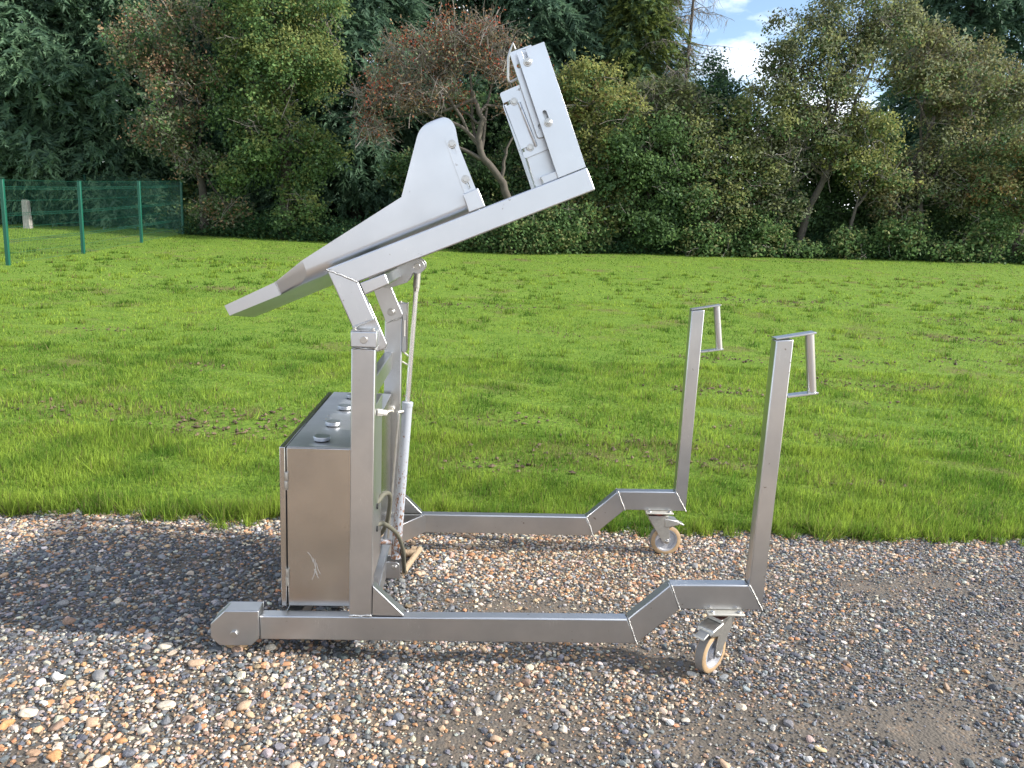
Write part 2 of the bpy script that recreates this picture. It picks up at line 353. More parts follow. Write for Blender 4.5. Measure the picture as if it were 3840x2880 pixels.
    mb.add(vs+[(x, yy, .185) for x, yy, z in vs], [(0, 1, 2, 3), (4, 5, 6, 7), (0, 1, 5, 4), (1, 2, 6, 5), (2, 3, 7, 6), (3, 0, 4, 7)])
    mb.build('corner_brace', S, TIP, .001)
    # tilting arm, its leg and the cheek plate
    a, b = y(2.485, 2.531)
    o = 0 if sg > 0 else -.029
    arm = MB().prism([(-.453+o, 1.367), (-.353+o, 1.330), (.388, 1.650), (.3565, 1.7175)], a, b).build('tilt_arm', U, TIP, .004)
    MB().prism([(-.453+o, 1.367), (-.371+o, 1.184), (-.301+o, 1.2125), (-.353+o, 1.330)], a+.0005, b-.0005).build('arm_leg', U, TIP, .004)
    for yy in (a, b): seam((-.453+o, yy, 1.366), (-.353+o, yy, 1.330), .0034, arm); seam((-.371+o, yy, 1.184), (-.302+o, yy, 1.212), .003, arm)
    c0, c1 = y(2.5205, 2.5345)
    ck = MB().prism(rounded([(-.395+o, 1.236), (-.322+o, 1.262), (-.2625+o, 1.128), (-.268+o, 1.115), (-.337+o, 1.090)], [0, 0, .006, .006, .008]), c0, c1).build('cheek_plate', S, arm, .002)
    yi = c1 if sg > 0 else c0
    seam((-.336+o, yi, 1.090), (-.266+o, yi, 1.115), .004, arm)
    bolt((-.314+o, yi, 1.137), (0, sg, 0), .0125, .009, arm)
    # stub and slotted strip that hold the chute fin
    MB().prism([(-.009, 1.561), (.0425, 1.583), (.017, 1.639), (-.030, 1.617)], a+.0008, b+.004 if sg > 0 else b-.0008).build('stub_tube', U, TIP, .003)
    s0, s1 = y(2.5375, 2.5435); ang = math.atan2(1.667-1.773, -.023+.070)
    st = MB().prism([rounded([(-.0945, 1.790), (-.065, 1.806), (.020, 1.618), (-.017, 1.601)], [.012, .004, 0, 0]),
                     slot(-.066, 1.7605, ang, .044, .0115), slot(-.0195, 1.655, ang, .044, .0115)], s0, s1).build('slotted_strip', U, TIP, .0008)
    yo = s0 if sg > 0 else s1
    bolt((-.0695, yo, 1.772), (0, -sg, 0), .0095, .008, st); bolt((-.0232, yo, 1.6665), (0, -sg, 0), .0095, .008, st)
    # mast plate at the end of the arm with two slots, side flange, studs
    k = math.atan2(.365, -.149)
    p0, p1 = y(2.485, 2.490)
    ms = MB().prism([[(.119, 2.045), (.202, 2.079), (.353, 1.7185), (.268, 1.681)], slot(.1495, 2.031, k+.02, .050, .0135), slot(.222, 1.8575, k+.02, .050, .0135)], p0, p1).build('mast_plate', U, TIP, .0012)
    f0, f1 = y(2.4895, 2.531)
    MB().prism([(.1985, 2.0775), (.202, 2.079), (.353, 1.7185), (.3495, 1.717)], f0, f1).build('mast_flange', U, ms, .001)
    yo = p0 if sg > 0 else p1
    for x, z in ((.155, 2.018), (.2275, 1.845)): bolt((x, yo, z), (0, -sg, 0), .0095, .008, ms, 'nut', True, True)
    if sg < 0: return
    q0, q1 = y(2.514, 2.520)
    MB().prism([rounded([(.099, 2.048), (.165, 2.075), (.262, 1.823), (.200, 1.799)], [.008, 0, 0, .012]), slot(.131, 2.011, 0, .014, .0135), slot(.2055, 1.836, 0, .014, .0135)], q0, q1).build('slide_plate', U, TIP, .001)
    q0, q1 = y(2.5265, 2.5325); ka = math.atan2(.008, .024)+.12
    dr = MB().prism([rounded([(.074, 1.930), (.150, 1.966), (.250, 1.778), (.162, 1.737)], [.008, 0, 0, .010]), slot(.106, 1.904, ka, .040, .0115), slot(.1685, 1.7685, ka, .040, .0115)], q0, q1).build('adjuster_plate', U, TIP, .001)
    yo = q0 if sg > 0 else q1
    for x, z in ((.1205, 1.908), (.1785, 1.7725)): bolt((x, yo, z), (0, -sg, 0), .0085, .006, dr)
    yy = yo-sg*.006
    MB().tube([(.136, yy, 1.906), (.197, yy, 1.777)], .0048, 12).build('pull_bar', U, dr, .001)
    q0, q1 = y(2.536, 2.585)
    MB().prism([(.103, 1.913), (.215, 1.955), (.300, 1.690), (.203, 1.650)], q0, q1).build('inner_mast', U, TIP, .002)
    q0, q1 = y(2.496, 2.534)
    MB().prism([(.2235, 1.660), (.274, 1.682), (.2645, 1.7045), (.2135, 1.683)], q0, q1).build('mast_foot', U, TIP, .002)
    ym = y(2.565, 2.565)[0]
    MB().tube([(.120, ym, 2.070), (.112, ym, 2.088), (.104, ym, 2.066), (.099, ym, 2.046), (.1, ym, 1.984), (.103, ym, 1.974), (.110, ym, 1.9725), (.140, ym, 1.990)], .0036, 10).build('bent_rod', M['bolt'], TIP)
both(frame_side)
# lateral members
MB().prism([(-.349, 1.3275), (-.269, 1.3615), (-.2545, 1.327), (-.333, 1.289)], 2.4875, 2*YC-2.4875).build('cross_tube', S, TIP, .004)
MB().box(-.373, -.337, R1-.002, 2*YC-R1+.002, .878, .954).build('cross_bar', S, TIP, .004)
MB().box(-.374, -.300, R1-.001, 2*YC-R1+.001, .098, .176).build('base_cross_member', S, TIP, .004)
MB().box(-.600, -.545, R1-.001, 2*YC-R1+.001, .098, .176).build('base_cross_member', S, TIP, .004)
for yy in (2.925, 3.047):
    arc = [(-.196+.027*math.cos(t), 1.367+.027*math.sin(t)) for t in np.linspace(-2.1, 1.2, 12)]
    MB().prism([(-.320, 1.283), (-.296, 1.283), (-.232, 1.306), (-.213, 1.341)]+arc+[(-.23, 1.408), (-.33, 1.37)], yy, yy+.012).build('lug_plate', S, TIP, .001)
MB().tube([(-.197, 2.915, 1.367), (-.197, 3.069, 1.367)], .0125, 24).build('pivot_pin', M['bolt'], TIP, .001)
# hydraulic ram
top, bot = Vector((-.199, YC, 1.352)), Vector((-.2665, YC, .155)); ax = (top-bot).normalized()
def along(z): return bot+ax*((z-bot.z)/ax.z)
MB().tube([along(.172), along(.826)], .0205, 28).build('cylinder_barrel', M['cyl'], TIP, .001)
MB().lathe([(.0225, 0), (.0225, .016), (.012, .019), (.012, 0)], along(.815), ax, 28).build('cylinder_gland', M['cyl'], TIP, .0008)
MB().tube([along(.82), along(1.29)], .0105, 24).build('piston_rod', M['chrome'], TIP)
re = MB().tube([along(1.283), along(1.352)], .0135, 24).build('rod_end', M['zinc'], TIP, .001)
MB().tube([along(1.268), along(1.284)], .0125, 6).build('lock_nut', M['zinc'], re, .001)
MB().lathe([(.024, -.02), (.024, .02), (.0126, .02), (.0126, -.02)], top+Vector((.002, 0, .015)), (0, 1, 0), 24).build('rod_eye', M['zinc'], re, .001)
for yy in (2.955, 3.018):
    MB().prism(rounded([(-.300, .168), (-.246, .168), (-.243, .098), (-.300, .098)], [0, .018, .012, 0]), yy, yy+.010).build('foot_lug', S, TIP, .001)
bolt((-.266, 2.955, .147), (0, -1, 0), .0085, .006, TIP, 'foot_pin')
MB().tube([along(.18)+Vector((-.029, -.03, .09)), along(.79)+Vector((-.029, -.03, 0))], .0048, 10).build('return_pipe', M['zinc'], TIP)
MB().tube([along(.79)+Vector((-.034, -.03, .005)), along(.79)+Vector((-.012, -.01, .005))], .008, 12).build('banjo_fitting', M['zinc'], TIP)
MB().tube([(-.345, 2.965, .252), (-.282, 2.985, .243)], .010, 14).build('port_fitting', M['cyl'], TIP)
def spline(pts, n=6):
    P = [Vector(p) for p in pts]; P = [P[0]]+P+[P[-1]]; r = []
    for i in range(1, len(P)-2):
        for k in range(n):
            t = k/n; a, b, c, d = P[i-1:i+3]
            r.append(.5*((2*b)+(-a+c)*t+(2*a-5*b+4*c-d)*t*t+(-a+3*b-3*c+d)*t**3))
    return r+[P[-2]]
MB().tube(spline([(-.318, 2.62, .451), (-.304, 2.70, .433), (-.286, 2.797, .392), (-.251, 2.885, .318), (-.235, 2.973, .217), (-.236, 3.062, .116), (-.24, 3.15, .038)]), .0085, 12).build('hose', M['hose'], TIP)
MB().tube(spline([(-.318, 2.62, .535), (-.302, 2.661, .535), (-.29, 2.702, .545), (-.274, 2.744, .537), (-.271, 2.785, .496), (-.281, 2.826, .417), (-.298, 2.868, .355), (-.32, 2.909, .305), (-.342, 2.95, .266)]), .0085, 12).build('hose', M['hose'], TIP)
MB().tube([(-.345, 2.957, .262), (-.316, 2.903, .312)], .0105, 12).build('hose_ferrule', M['brass'], TIP)
for z in (.535, .451): MB().tube([(-.325, 2.61, z), (-.296, 2.61, z)], .0105, 6).build('hose_union', M['gap'], TIP)
MB().tube([(-.240, 3.14, .040), (-.236, 3.20, .034), (-.19, 3.41, .034)], .013, 12).build('pipe_elbow', M['brass'], TIP)
for yy in (3.36, 3.40): MB().tube([(-.268+(yy-3.36), yy, .034), (-.205, yy, .034)], .016, 12).build('pipe_collar', M['brass'], TIP)
# chute: funnel body with side fins, a shallow keeled floor and a lip
Yt, Yl, Rc, KD = 2.546, 2.62, .04, .033
sl_ = .449; dl = math.hypot(1, sl_); ex = Vector((1/dl, 0, sl_/dl)); en = Vector((-sl_/dl, 0, 1/dl)); B0 = Vector((-.627, 0, 1.270))
def cP(s, y, h): q = B0+ex*s+en*h; return (q.x, y, q.z)
def chute_body():
    mb = MB()
    def sh(x, z): q = Vector((x, 0, z))-B0; return q.dot(ex), q.dot(en)
    def hb(y): return -KD*(y-Yl)/(YC-Yl)
    send = sh(.003, 1.60)[0]
    out_ = rounded([(-.226, 1.602), (-.172, 1.822), (-.077, 1.866), (.004, 1.66), (.0, 1.6)], [0, .035, .055, 0, 0], 6)[:-2]
    top_ = [(.128, .073)]+[sh(*q) for q in out_]
    h0 = Rc+hb(Yt+Rc); poly = top_+[(send, sh(.004, 1.66)[1]), (send, h0), (.1255, h0)]; na = 8
    for sgn in (1, -1):
        Y = (lambda y: y) if sgn > 0 else (lambda y: 2*YC-y)
        tri = tessellate_polygon([[Vector((p[0], p[1], 0)) for p in poly]])
        mb.add([cP(p[0], Y(Yt), p[1]) for p in poly], tri)
        end = []
        for i in range(na+1):
            t = math.pi/2*i/na; end.append((.1255-.045*math.sin(t)**2.2, Yt+Rc-Rc*math.cos(t), h0-Rc*math.sin(t)))
        for i in range(na):
            p, q = end[i], end[i+1]; mb.add([cP(p[0], Y(p[1]), p[2]), cP(send, Y(p[1]), p[2]), cP(send, Y(q[1]), q[2]), cP(q[0], Y(q[1]), q[2])], [(0, 1, 2, 3)])
        A = [(.128, Yt, .073)]+end; m = len(A)-1                # funnel facet down to the side of the lip
        for i in range(m):
            g = [(0, Yl, .044*(1-min(1, f*1.6/m))) for f in (i, i+1)]
            if g[0] == g[1]: mb.add([cP(*(A[i][0], Y(A[i][1]), A[i][2])), cP(*(A[i+1][0], Y(A[i+1][1]), A[i+1][2])), cP(0, Y(Yl), 0)], [(0, 1, 2)])
            else: mb.add([cP(A[i][0], Y(A[i][1]), A[i][2]), cP(A[i+1][0], Y(A[i+1][1]), A[i+1][2]), cP(0, Y(Yl), g[1][2]), cP(0, Y(Yl), g[0][2])], [(0, 1, 2, 3)])
        e = end[-1]
        mb.add([cP(0, Y(Yl), 0), cP(e[0], Y(e[1]), e[2]), cP(e[0], YC, -KD), cP(0, YC, -KD)], [(0, 1, 2, 3)])
        mb.add([cP(e[0], Y(e[1]), e[2]), cP(send, Y(e[1]), e[2]), cP(send, YC, -KD), cP(e[0], YC, -KD)], [(0, 1, 2, 3)])
    me = mb.mesh('chute'); bm = bmesh.new(); bm.from_mesh(me); bmesh.ops.remove_doubles(bm, verts=bm.verts, dist=.0004); bmesh.ops.recalc_face_normals(bm, faces=bm.faces); bm.to_mesh(me); bm.free()
    o = link('chute', me, U, TIP); smooth(me, 24)
    so_ = o.modifiers.new('thick', 'SOLIDIFY'); so_.thickness = .003; so_.offset = 0
    wn = o.modifiers.new('normals', 'WEIGHTED_NORMAL'); wn.keep_sharp = True; wn.weight = 100
    lp = MB()
    for sgn in (1, -1):
        Y = (lambda y: y) if sgn > 0 else (lambda y: 2*YC-y)
        lp.add([cP(-.189, Y(Yl), .035), cP(0, Y(Yl), .044), cP(0, Y(Yl), 0), cP(-.188, Y(Yl), 0)], [(0, 1, 2, 3)])
        lp.add([cP(-.188, Y(Yl), 0), cP(0, Y(Yl), 0), cP(0, YC, -KD), cP(-.224, YC, -KD)], [(0, 1, 2, 3)])
    me = lp.mesh('pouring_lip'); bm = bmesh.new(); bm.from_mesh(me); bmesh.ops.remove_doubles(bm, verts=bm.verts, dist=.0004); bmesh.ops.recalc_face_normals(bm, faces=bm.faces); bm.to_mesh(me); bm.free()
    l = link('pouring_lip', me, U, o); so_ = l.modifiers.new('thick', 'SOLIDIFY'); so_.thickness = .004; so_.offset = 0
    for yy in (Yl-.001, 2*YC-Yl+.001): seam(cP(0, yy, .044), cP(0, yy, 0), .003, o)
chute_body()
# power cabinet
CB = M['cab']
cab = MB().box(-.5955, -.335, 2.530, 3.440, .190, .765).build('cabinet', CB, TIP, .003)
MB().box(-.594, -.337, 2.532, 3.438, .7655, .7675).build('cabinet_top', M['top'], cab, .0008)
MB().box(-.5995, -.5950, 2.536, 3.434, .197, .758).build('door_gap_shade', M['gap'], cab)  # black strip standing in for the shade in the gap behind the door
dr = MB().box(-.6195, -.5995, 2.530, 3.440, .188, .766).build('cabinet_door', CB, cab, .003)
for z in (.648, .299):
    MB().tube([(-.5965, 2.5275, z-.031), (-.5965, 2.5275, z)], .0062, 12).tube([(-.5955, 2.5275, z+.001), (-.5955, 2.5275, z+.032)], .0062, 12).build('hinge', M['zinc'], dr, .0008)
for yy, xx in ((2.613, -.493), (2.826, -.491), (3.093, -.490), (3.315, -.492)):
    kn = MB().lathe([(.001, .004), (.0275, .004), (.0285, .006), (.0285, .017), (.0265, .0185), (.001, .0185)], (xx, yy, .768), (0, 0, 1), 32)  .build('vent_cap', M['steel_up'], cab, .0006)
    MB().lathe([(.001, 0), (.024, 0), (.024, .0045), (.001, .0045)], (xx, yy, .768), (0, 0, 1), 24).build('gasket', M['gap'], kn)
MB().box(-.545, -.40, 2.905, 2.985,   .768, .7700).build('rating_plate', M['top'], cab, .0006)
for x in (-.535, -.410): 
    for yy in (2.916, 2.974): bolt((x, yy, .7700), (0, 0, 1), .004, .003, cab, 'rivet', False)
for pts in ([(-.527, .392), (-.516, .378), (-.508, .355)], [(-.509, .372), (-.503, .345), (-.497, .318), (-.494, .309)], [(-.502, .366), (-.500, .338), (-.506, .306), (-.513, .290)], [(-.497, .352), (-.492, .330), (-.484, .312)], [(-.505, .330), (-.495, .306), (-.490, .296)]):
    MB().tube(spline([(x, 2.5298, z) for x, z in pts], 5), .0006, 5).build('scratch_mark', M['scratch'], cab)
MB().box(-.3345, -.301, 2.535, 2.750, .300, .9135).build('valve_cover', S, TIP, .002)
for yy in (2.60, 3.0, 3.38): MB().box(-.58, -.35, yy, yy+.03, .1765, .1895).build('cabinet_foot', S, cab, .001)
gl = MB().tube([(-.300, 2.57, .886), (-.283, 2.58, .883)], .013, 6).tube([(-.283, 2.58, .883), (-.270, 2.59, .880)], .0105, 16).build('cable_gland', M['plastic'], TIP, .001)
MB().tube(spline([(-.272, 2.59, .880), (-.262, 2.66, .872), (-.280, 2.95, .80), (-.315, 3.3, .72), (-.334, 3.45, .694)]), .0038, 8).build('cable', M['plastic'], TIP)
MB().tube([(-.334, 3.466, .694), (-.334, 3.448, .694)], .013, 6).build('cable_gland', M['plastic'], TIP, .001)
bx = MB().box(-.2945, -.274, 3.463, 3.513, .957, 1.176).build('control_box', S, TIP, .002)
MB().box(-.2738, -.2685, 3.456, 3.520, .966, 1.181).build('control_box_lid', M['cab'], bx, .001)
MB().tube([(-.284, 3.4625, 1.10), (-.284, 3.4575, 1.10), (-.284, 3.4575, 1.03), (-.284, 3.4625, 1.03)], .004, 8).build('latch', M['plastic'], bx)
MB().tube(spline([(-.292, 3.48, .957), (-.280, 3.48, .948), (-.264, 3.48, .934), (-.258, 3.48, .915), (-.266, 3.48, .897), (-.294, 3.48, .910)]), .0038, 8).build('cable', M['plastic'], TIP)
# braked casters
def caster(x, y, ang):
    ca, sa = math.cos(ang), math.sin(ang)
    def T(px, py, pz): return (x+px*ca-py*sa, y+px*sa+py*ca, pz)
    def tf(mb): mb.v = [T(*v) for v in mb.v]; return mb
    pl = MB().box(x-.066, x+.066, y-.055, y+.055, .2215, .2285).build('caster_plate', M['plate'], TIP, .002)
    for dx in (-.048, .048):
        for dy in (-.040, .040): bolt((x+dx, y+dy, .2285 if abs(dy) > .03 else .2285), (0, 0, 1), .008, .005, pl, washer=False)
    MB().lathe([(.001, 0), (.036, 0), (.036, .009), (.001, .009)], (x, y, .2115), (0, 0, 1), 28).build('swivel_ring', M['red'], pl, .001)
    fk = MB()
    for yy in (-.031, .027):
        fk.prism(rounded([(-.050, .196), (.046, .196), (.064, .10), (.060, .068), (.040, .066), (.026, .078)], [.006, .006, .02, .012, .012, .01]), yy, yy+.004)
    fk.box(-.050, .046, -.0309, .0309, .192, .205)
    tf(fk).build('caster_fork', M['zinc'], pl, .0012)
    wc = (.050, 0, .0755)
    tw = tf(MB().lathe([(.074, -.016), (.0745, 0), (.074, .016), (.070, .019), (.056, .019), (.056, -.019), (.070, -.019)], wc, (0, 1, 0), 40)); wo = tw.build('caster_wheel', M['tyre'], TIP, 0, 50)
    tf(MB().lathe([(.0748, -.0145), (.0752, 0), (.0748, .0145), (.0738, .0145), (.0738, -.0145)], wc, (0, 1, 0), 40)).build('tread', M['tread'], wo, 0, 40)
    tf(MB().lathe([(.0561, -.0175), (.0561, .0175), (.050, .0175), (.046, .009), (.024, .009), (.020, .022), (.006, .022), (.006, -.022), (.020, -.022), (.024, -.009), (.046, -.009), (.050, -.0175)], wc, (0, 1, 0), 36)).build('rim', M['rim'], wo, 0, 40)
    for s_ in (-1, 1): bolt(T(.050, s_*.031, .0755), (-s_*sa, s_*ca, 0), .0085, .007, pl, 'axle_nut', True, True)
    bk = MB().prism([(.030, .193), (.098, .180), (.103, .160), (.050, .146), (.030, .15)], -.033, .033)
    tf(bk).build('brake_housing', M['zinc'], pl, .004)
    tf(MB().prism([(.098, .172), (.132, .158), (.134, .150), (.100, .161)], -.020, .020)).build('brake_pedal', M['zinc'], pl, .002)
caster(.938, (R0+R1)/2, math.atan2(-.645, -.764))
caster(.944, 2*YC-(R0+R1)/2, .06)

# ------------------------------------------------------------------ gravel
RS = np.random.RandomState(11)
def unit(v): return v/np.maximum(1e-6, np.linalg.norm(v, axis=1, keepdims=True))
def ico(sub):
    bm = bmesh.new(); bmesh.ops.create_icosphere(bm, subdivisions=sub, radius=1); V = np.array([v.co[:] for v in bm.verts]); F = np.array([[v.index for v in f.verts] for f in bm.faces]); bm.free(); return V, F
OCT = (np.array([(1, 0, 0), (0, 1, 0), (-1, 0, 0), (0, -1, 0), (0, 0, 1), (0, 0, -1)], float), np.array([(0, 1, 4), (1, 2, 4), (2, 3, 4), (3, 0, 4), (1, 0, 5), (2, 1, 5), (3, 2, 5), (0, 3, 5)]))
PAL = np.array([(.125, .131, .140), (.21, .213, .216), (.070, .074, .081), (.49, .42, .32), (.41, .285, .18), (.41, .215, .11), (.22, .15, .10), (.58, .54, .47), (.42, .31, .25), (.32, .30, .27)])
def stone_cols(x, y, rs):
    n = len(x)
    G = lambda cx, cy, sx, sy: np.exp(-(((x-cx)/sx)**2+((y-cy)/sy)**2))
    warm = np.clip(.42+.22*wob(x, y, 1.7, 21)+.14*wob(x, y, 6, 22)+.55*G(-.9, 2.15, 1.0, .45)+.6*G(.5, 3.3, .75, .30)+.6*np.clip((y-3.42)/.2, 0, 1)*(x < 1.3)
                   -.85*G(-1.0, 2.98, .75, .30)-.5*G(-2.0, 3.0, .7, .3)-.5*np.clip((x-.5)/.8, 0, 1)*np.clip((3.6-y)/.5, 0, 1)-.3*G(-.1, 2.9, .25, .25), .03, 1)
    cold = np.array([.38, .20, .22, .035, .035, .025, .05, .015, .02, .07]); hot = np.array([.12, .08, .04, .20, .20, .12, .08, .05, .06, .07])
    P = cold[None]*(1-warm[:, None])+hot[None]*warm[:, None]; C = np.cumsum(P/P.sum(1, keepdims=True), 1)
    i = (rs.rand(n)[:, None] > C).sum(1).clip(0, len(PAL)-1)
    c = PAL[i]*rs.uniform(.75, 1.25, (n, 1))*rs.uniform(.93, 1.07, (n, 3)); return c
def pebbles(x, y, size, base, rs, flat=(.4, .75), rough=.16, sink=.45, cuts=0):
    V0, F0 = base; n = len(x); k = len(V0)
    V = np.repeat(V0[None], n, 0)*(1+rs.normal(0, rough, (n, k, 1)))
    for _ in range(cuts):
        pn = unit(rs.normal(0, 1, (n, 3))); pd = rs.uniform(.45, .8, (n, 1)); ov = np.maximum(0, np.einsum('nkc,nc->nk', V, pn)-pd); V = V-ov[:, :, None]*pn[:, None]*.92
    sc_ = np.stack([size*rs.uniform(.85, 1.35, n), size*rs.uniform(.65, 1.0, n), size*rs.uniform(*flat, n)], 1)/2
    V = V*sc_[:, None]; t = rs.normal(0, .22, n); ct, st = np.cos(t)[:, None], np.sin(t)[:, None]
    Y, Z = V[:, :, 1]*ct-V[:, :, 2]*st, V[:, :, 1]*st+V[:, :, 2]*ct; a = rs.uniform(0, 6.283, n); ca, sa = np.cos(a)[:, None], np.sin(a)[:, None]
    X, Y = V[:, :, 0]*ca-Y*sa, V[:, :, 0]*sa+Y*ca
    h = gravel_z(x, y)+sc_[:, 2]*(1-2*sink)+.002
    W_ = np.stack([X+x[:, None], Y+y[:, None], Z+h[:, None]], 2).reshape(-1, 3)
    F = (F0[None]+(np.arange(n)*k)[:, None, None]).reshape(-1, 3)
    return W_, F, np.repeat(stone_cols(x, y, rs), k, 0)
def scatter_xy(step, y0=1.62, y1=4.15, x0=-3.1, x1=4.2):
    gx, gy = np.meshgrid(np.arange(x0, x1, step), np.arange(y0, y1, step)); x = gx.ravel()+RS.uniform(-.5, .5, gx.size)*step; y = gy.ravel()+RS.uniform(-.5, .5, gx.size)*step
    k = view(np.stack([x, y, 0*x], 1), .07) & (y < edge_y(x)+.10); return x[k], y[k]
def bare(x, y):                                               # trodden soil patches with few stones
    G = lambda cx, cy, sx, sy: np.exp(-(((x-cx)/sx)**2+((y-cy)/sy)**2))
    return np.clip(1.15*G(.10, 2.12, .30, .22)+1.1*G(.78, 2.55, .28, .14)+.9*G(.40, 2.92, .30, .16)+1.1*G(.95, 2.08, .34, .20)+.8*G(1.55, 2.15, .25, .2)+.6*G(-.35, 2.3, .2, .12)+.7*G(-1.3, 2.42, .22, .06)+.5*G(2.2, 3.2, .6, .15)
                   +.3*wob(x, y, 4.3, 31)+.28*wob(x, y, 11, 32)-.22, 0, 1)
parts = []
x, y = scatter_xy(.0128); k = RS.rand(len(x)) > .10+.75*bare(x, y); x, y = x[k], y[k]
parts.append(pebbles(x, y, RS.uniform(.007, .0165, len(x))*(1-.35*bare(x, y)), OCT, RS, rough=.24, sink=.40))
x, y = scatter_xy(.0235); k = RS.rand(len(x)) > np.clip(.18+.85*bare(x, y)+.38*np.clip((x-.1)/1.0, 0, 1)*np.clip((3.5-y)/.4, 0, 1), 0, .985); x, y = x[k], y[k]
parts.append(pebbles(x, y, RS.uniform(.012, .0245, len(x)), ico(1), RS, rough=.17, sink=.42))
x, y = scatter_xy(.046); k = RS.rand(len(x)) < .42*(1-bare(x, y))*np.clip(.15+1.0*np.clip((.3-x)/.6, 0, 1)+.25*wob(x, y, 2.1, 41), .05, 1.2); x, y = x[k], y[k]
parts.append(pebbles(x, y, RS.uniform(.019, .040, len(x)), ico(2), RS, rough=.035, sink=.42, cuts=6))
o_ = np.cumsum([0]+[len(p[0]) for p in parts])
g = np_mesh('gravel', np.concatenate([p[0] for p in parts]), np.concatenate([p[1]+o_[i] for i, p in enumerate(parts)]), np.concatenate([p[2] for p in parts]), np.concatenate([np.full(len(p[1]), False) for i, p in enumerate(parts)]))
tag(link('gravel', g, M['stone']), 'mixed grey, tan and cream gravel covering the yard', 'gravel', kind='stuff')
# the larger stones, each on its own
def stone(x, y, size, c, label, flat=(.45, .75), seed=0):
    rs = np.random.RandomState(seed+77); V0, F0 = ico(3); d = np.zeros(len(V0))
    for i in range(11):
        n_ = rs.normal(0, 1, 3); n_ /= np.linalg.norm(n_); d += np.maximum(0, V0@n_-rs.uniform(.5, .85))*rs.uniform(.7, 1.1)
    V = V0*(1-d[:, None]*.8)*np.array([rs.uniform(1, 1.25), rs.uniform(.75, .95), rs.uniform(*flat)])*size/2
    a = rs.uniform(0, 6.28); V = np.stack([V[:, 0]*math.cos(a)-V[:, 1]*math.sin(a), V[:, 0]*math.sin(a)+V[:, 1]*math.cos(a), V[:, 2]], 1)
    me = np_mesh('stone', V, F0, np.tile(np.array(c)*1.0, (len(V), 1))); o = link('stone', me, M['stone']); o.location = (x, y, float(gravel_z(np.array(x), np.array(y)))+size*.14); o.rotation_euler = (rs.normal(0, .15), rs.normal(0, .15), 0)
    tag(o, label, 'stone', 'larger stones lying among the gravel')
CREAM, WHITE, TAN, BRN, GRY, ORA = (.56, .48, .37), (.66, .62, .56), (.42, .29, .19), (.26, .17, .12), (.24, .23, .22), (.45, .23, .10)
stone(-1.299, 2.355, 0.057, WHITE, 'chunky off-white flint in the left foreground, shadowed hollow at its right', seed=0)
stone(-1.010, 2.494, 0.052, CREAM, 'big cream stone left of the wheel housing, beside a rust-brown one', seed=1)
stone(-0.868, 2.401, 0.053, TAN, 'smooth oval tan stone lying diagonally below the wheel housing', seed=2)
stone(-0.759, 2.475, 0.045, BRN, 'round brown stone just below the hexagon bolt of the wheel housing', seed=3)
stone(-0.680, 2.430, 0.040, GRY, 'angular pale grey stone right of the round brown one under the rail', seed=4)
stone(-0.616, 2.417, 0.039, TAN, 'oval pinkish brown stone below the left end of the near rail', seed=5)
stone(-0.654, 2.507, 0.042, CREAM, 'cream and orange knobbly flint under the left end of the near rail', seed=6)
stone(-0.894, 2.198, 0.057, CREAM, 'largest cream flint in the left foreground', seed=7)
stone(-0.657, 2.204, 0.052, TAN, 'flat tan pebble in the middle of the left foreground', seed=8)
stone(-0.807, 2.136, 0.044, BRN, 'upright brown broken flint beside a soil hollow', seed=9)
stone(-1.273, 2.228, 0.038, WHITE, 'smooth white pebble below the chunky off-white flint', seed=10)
stone(-1.297, 2.178, 0.055, CREAM, 'flat cream stone near the left edge of the picture', seed=11)
stone(-1.090, 2.133, 0.048, TAN, 'smooth oval light brown stone in the lower left', seed=12)
stone(-1.182, 2.118, 0.046, BRN, 'oval chestnut brown stone in the lower left', seed=13)
stone(-1.333, 2.127, 0.044, ORA, 'reddish flat stone cut by the left edge of the picture', seed=14)
stone(-1.119, 1.983, 0.050, ORA, 'orange brown angular flint at the bottom left', seed=15)
stone(-0.980, 1.958, 0.053, CREAM, 'broad cream stone on the bottom edge, left part', seed=16)
stone(-1.175, 1.968, 0.037, BRN, 'dark tan egg-shaped stone in the bottom left corner', seed=17)
stone(-0.915, 2.095, 0.045, CREAM, 'pointed pale flint left of the upright brown one', seed=18)
stone(-0.961, 2.050, 0.036, ORA, 'rusty red stone above the broad cream one on the bottom edge', seed=19)
stone(-0.446, 1.936, 0.048, TAN, 'domed tan stone on the bottom edge below the cabinet', seed=20)
stone(-1.165, 2.352, 0.059, GRY, 'grey knobbly flint with a dark hollow on its left', seed=21)
stone(-1.447, 2.734, 0.052, BRN, 'rounded brown stone on the dark gravel, left of the rail end', seed=22)
stone(-1.552, 2.885, 0.051, GRY, 'pale grey flint on the dark gravel left of the cabinet', seed=23)
stone(-1.351, 2.896, 0.043, CREAM, 'round beige stone on the dark gravel left of the cabinet', seed=24)
stone(-1.550, 3.185, 0.051, GRY, 'light grey stone in the shaded gravel, upper left', seed=25)
stone(-1.906, 3.113, 0.042, TAN, 'rounded tan stone on the left edge below the lawn', seed=26)
stone(0.127, 2.076, 0.036, TAN, 'smooth round beige pebble on bare soil in the lower middle', seed=27)
stone(0.138, 2.291, 0.034, GRY, 'grey pebble on bare soil under the near rail', seed=28)
stone(0.242, 2.379, 0.041, BRN, 'dark tan pebble below the middle of the near rail', seed=29)
stone(0.793, 2.396, 0.030, ORA, 'pointed orange stone below the near caster wheel', seed=30)
stone(0.335, 2.131, 0.035, CREAM, 'pale egg-shaped pebble in the lower middle', seed=31)
stone(0.683, 2.162, 0.029, WHITE, 'white angular chip in the bottom middle', seed=32)
stone(0.738, 2.171, 0.031, CREAM, 'cream flat pebble beside the white angular chip', seed=33)
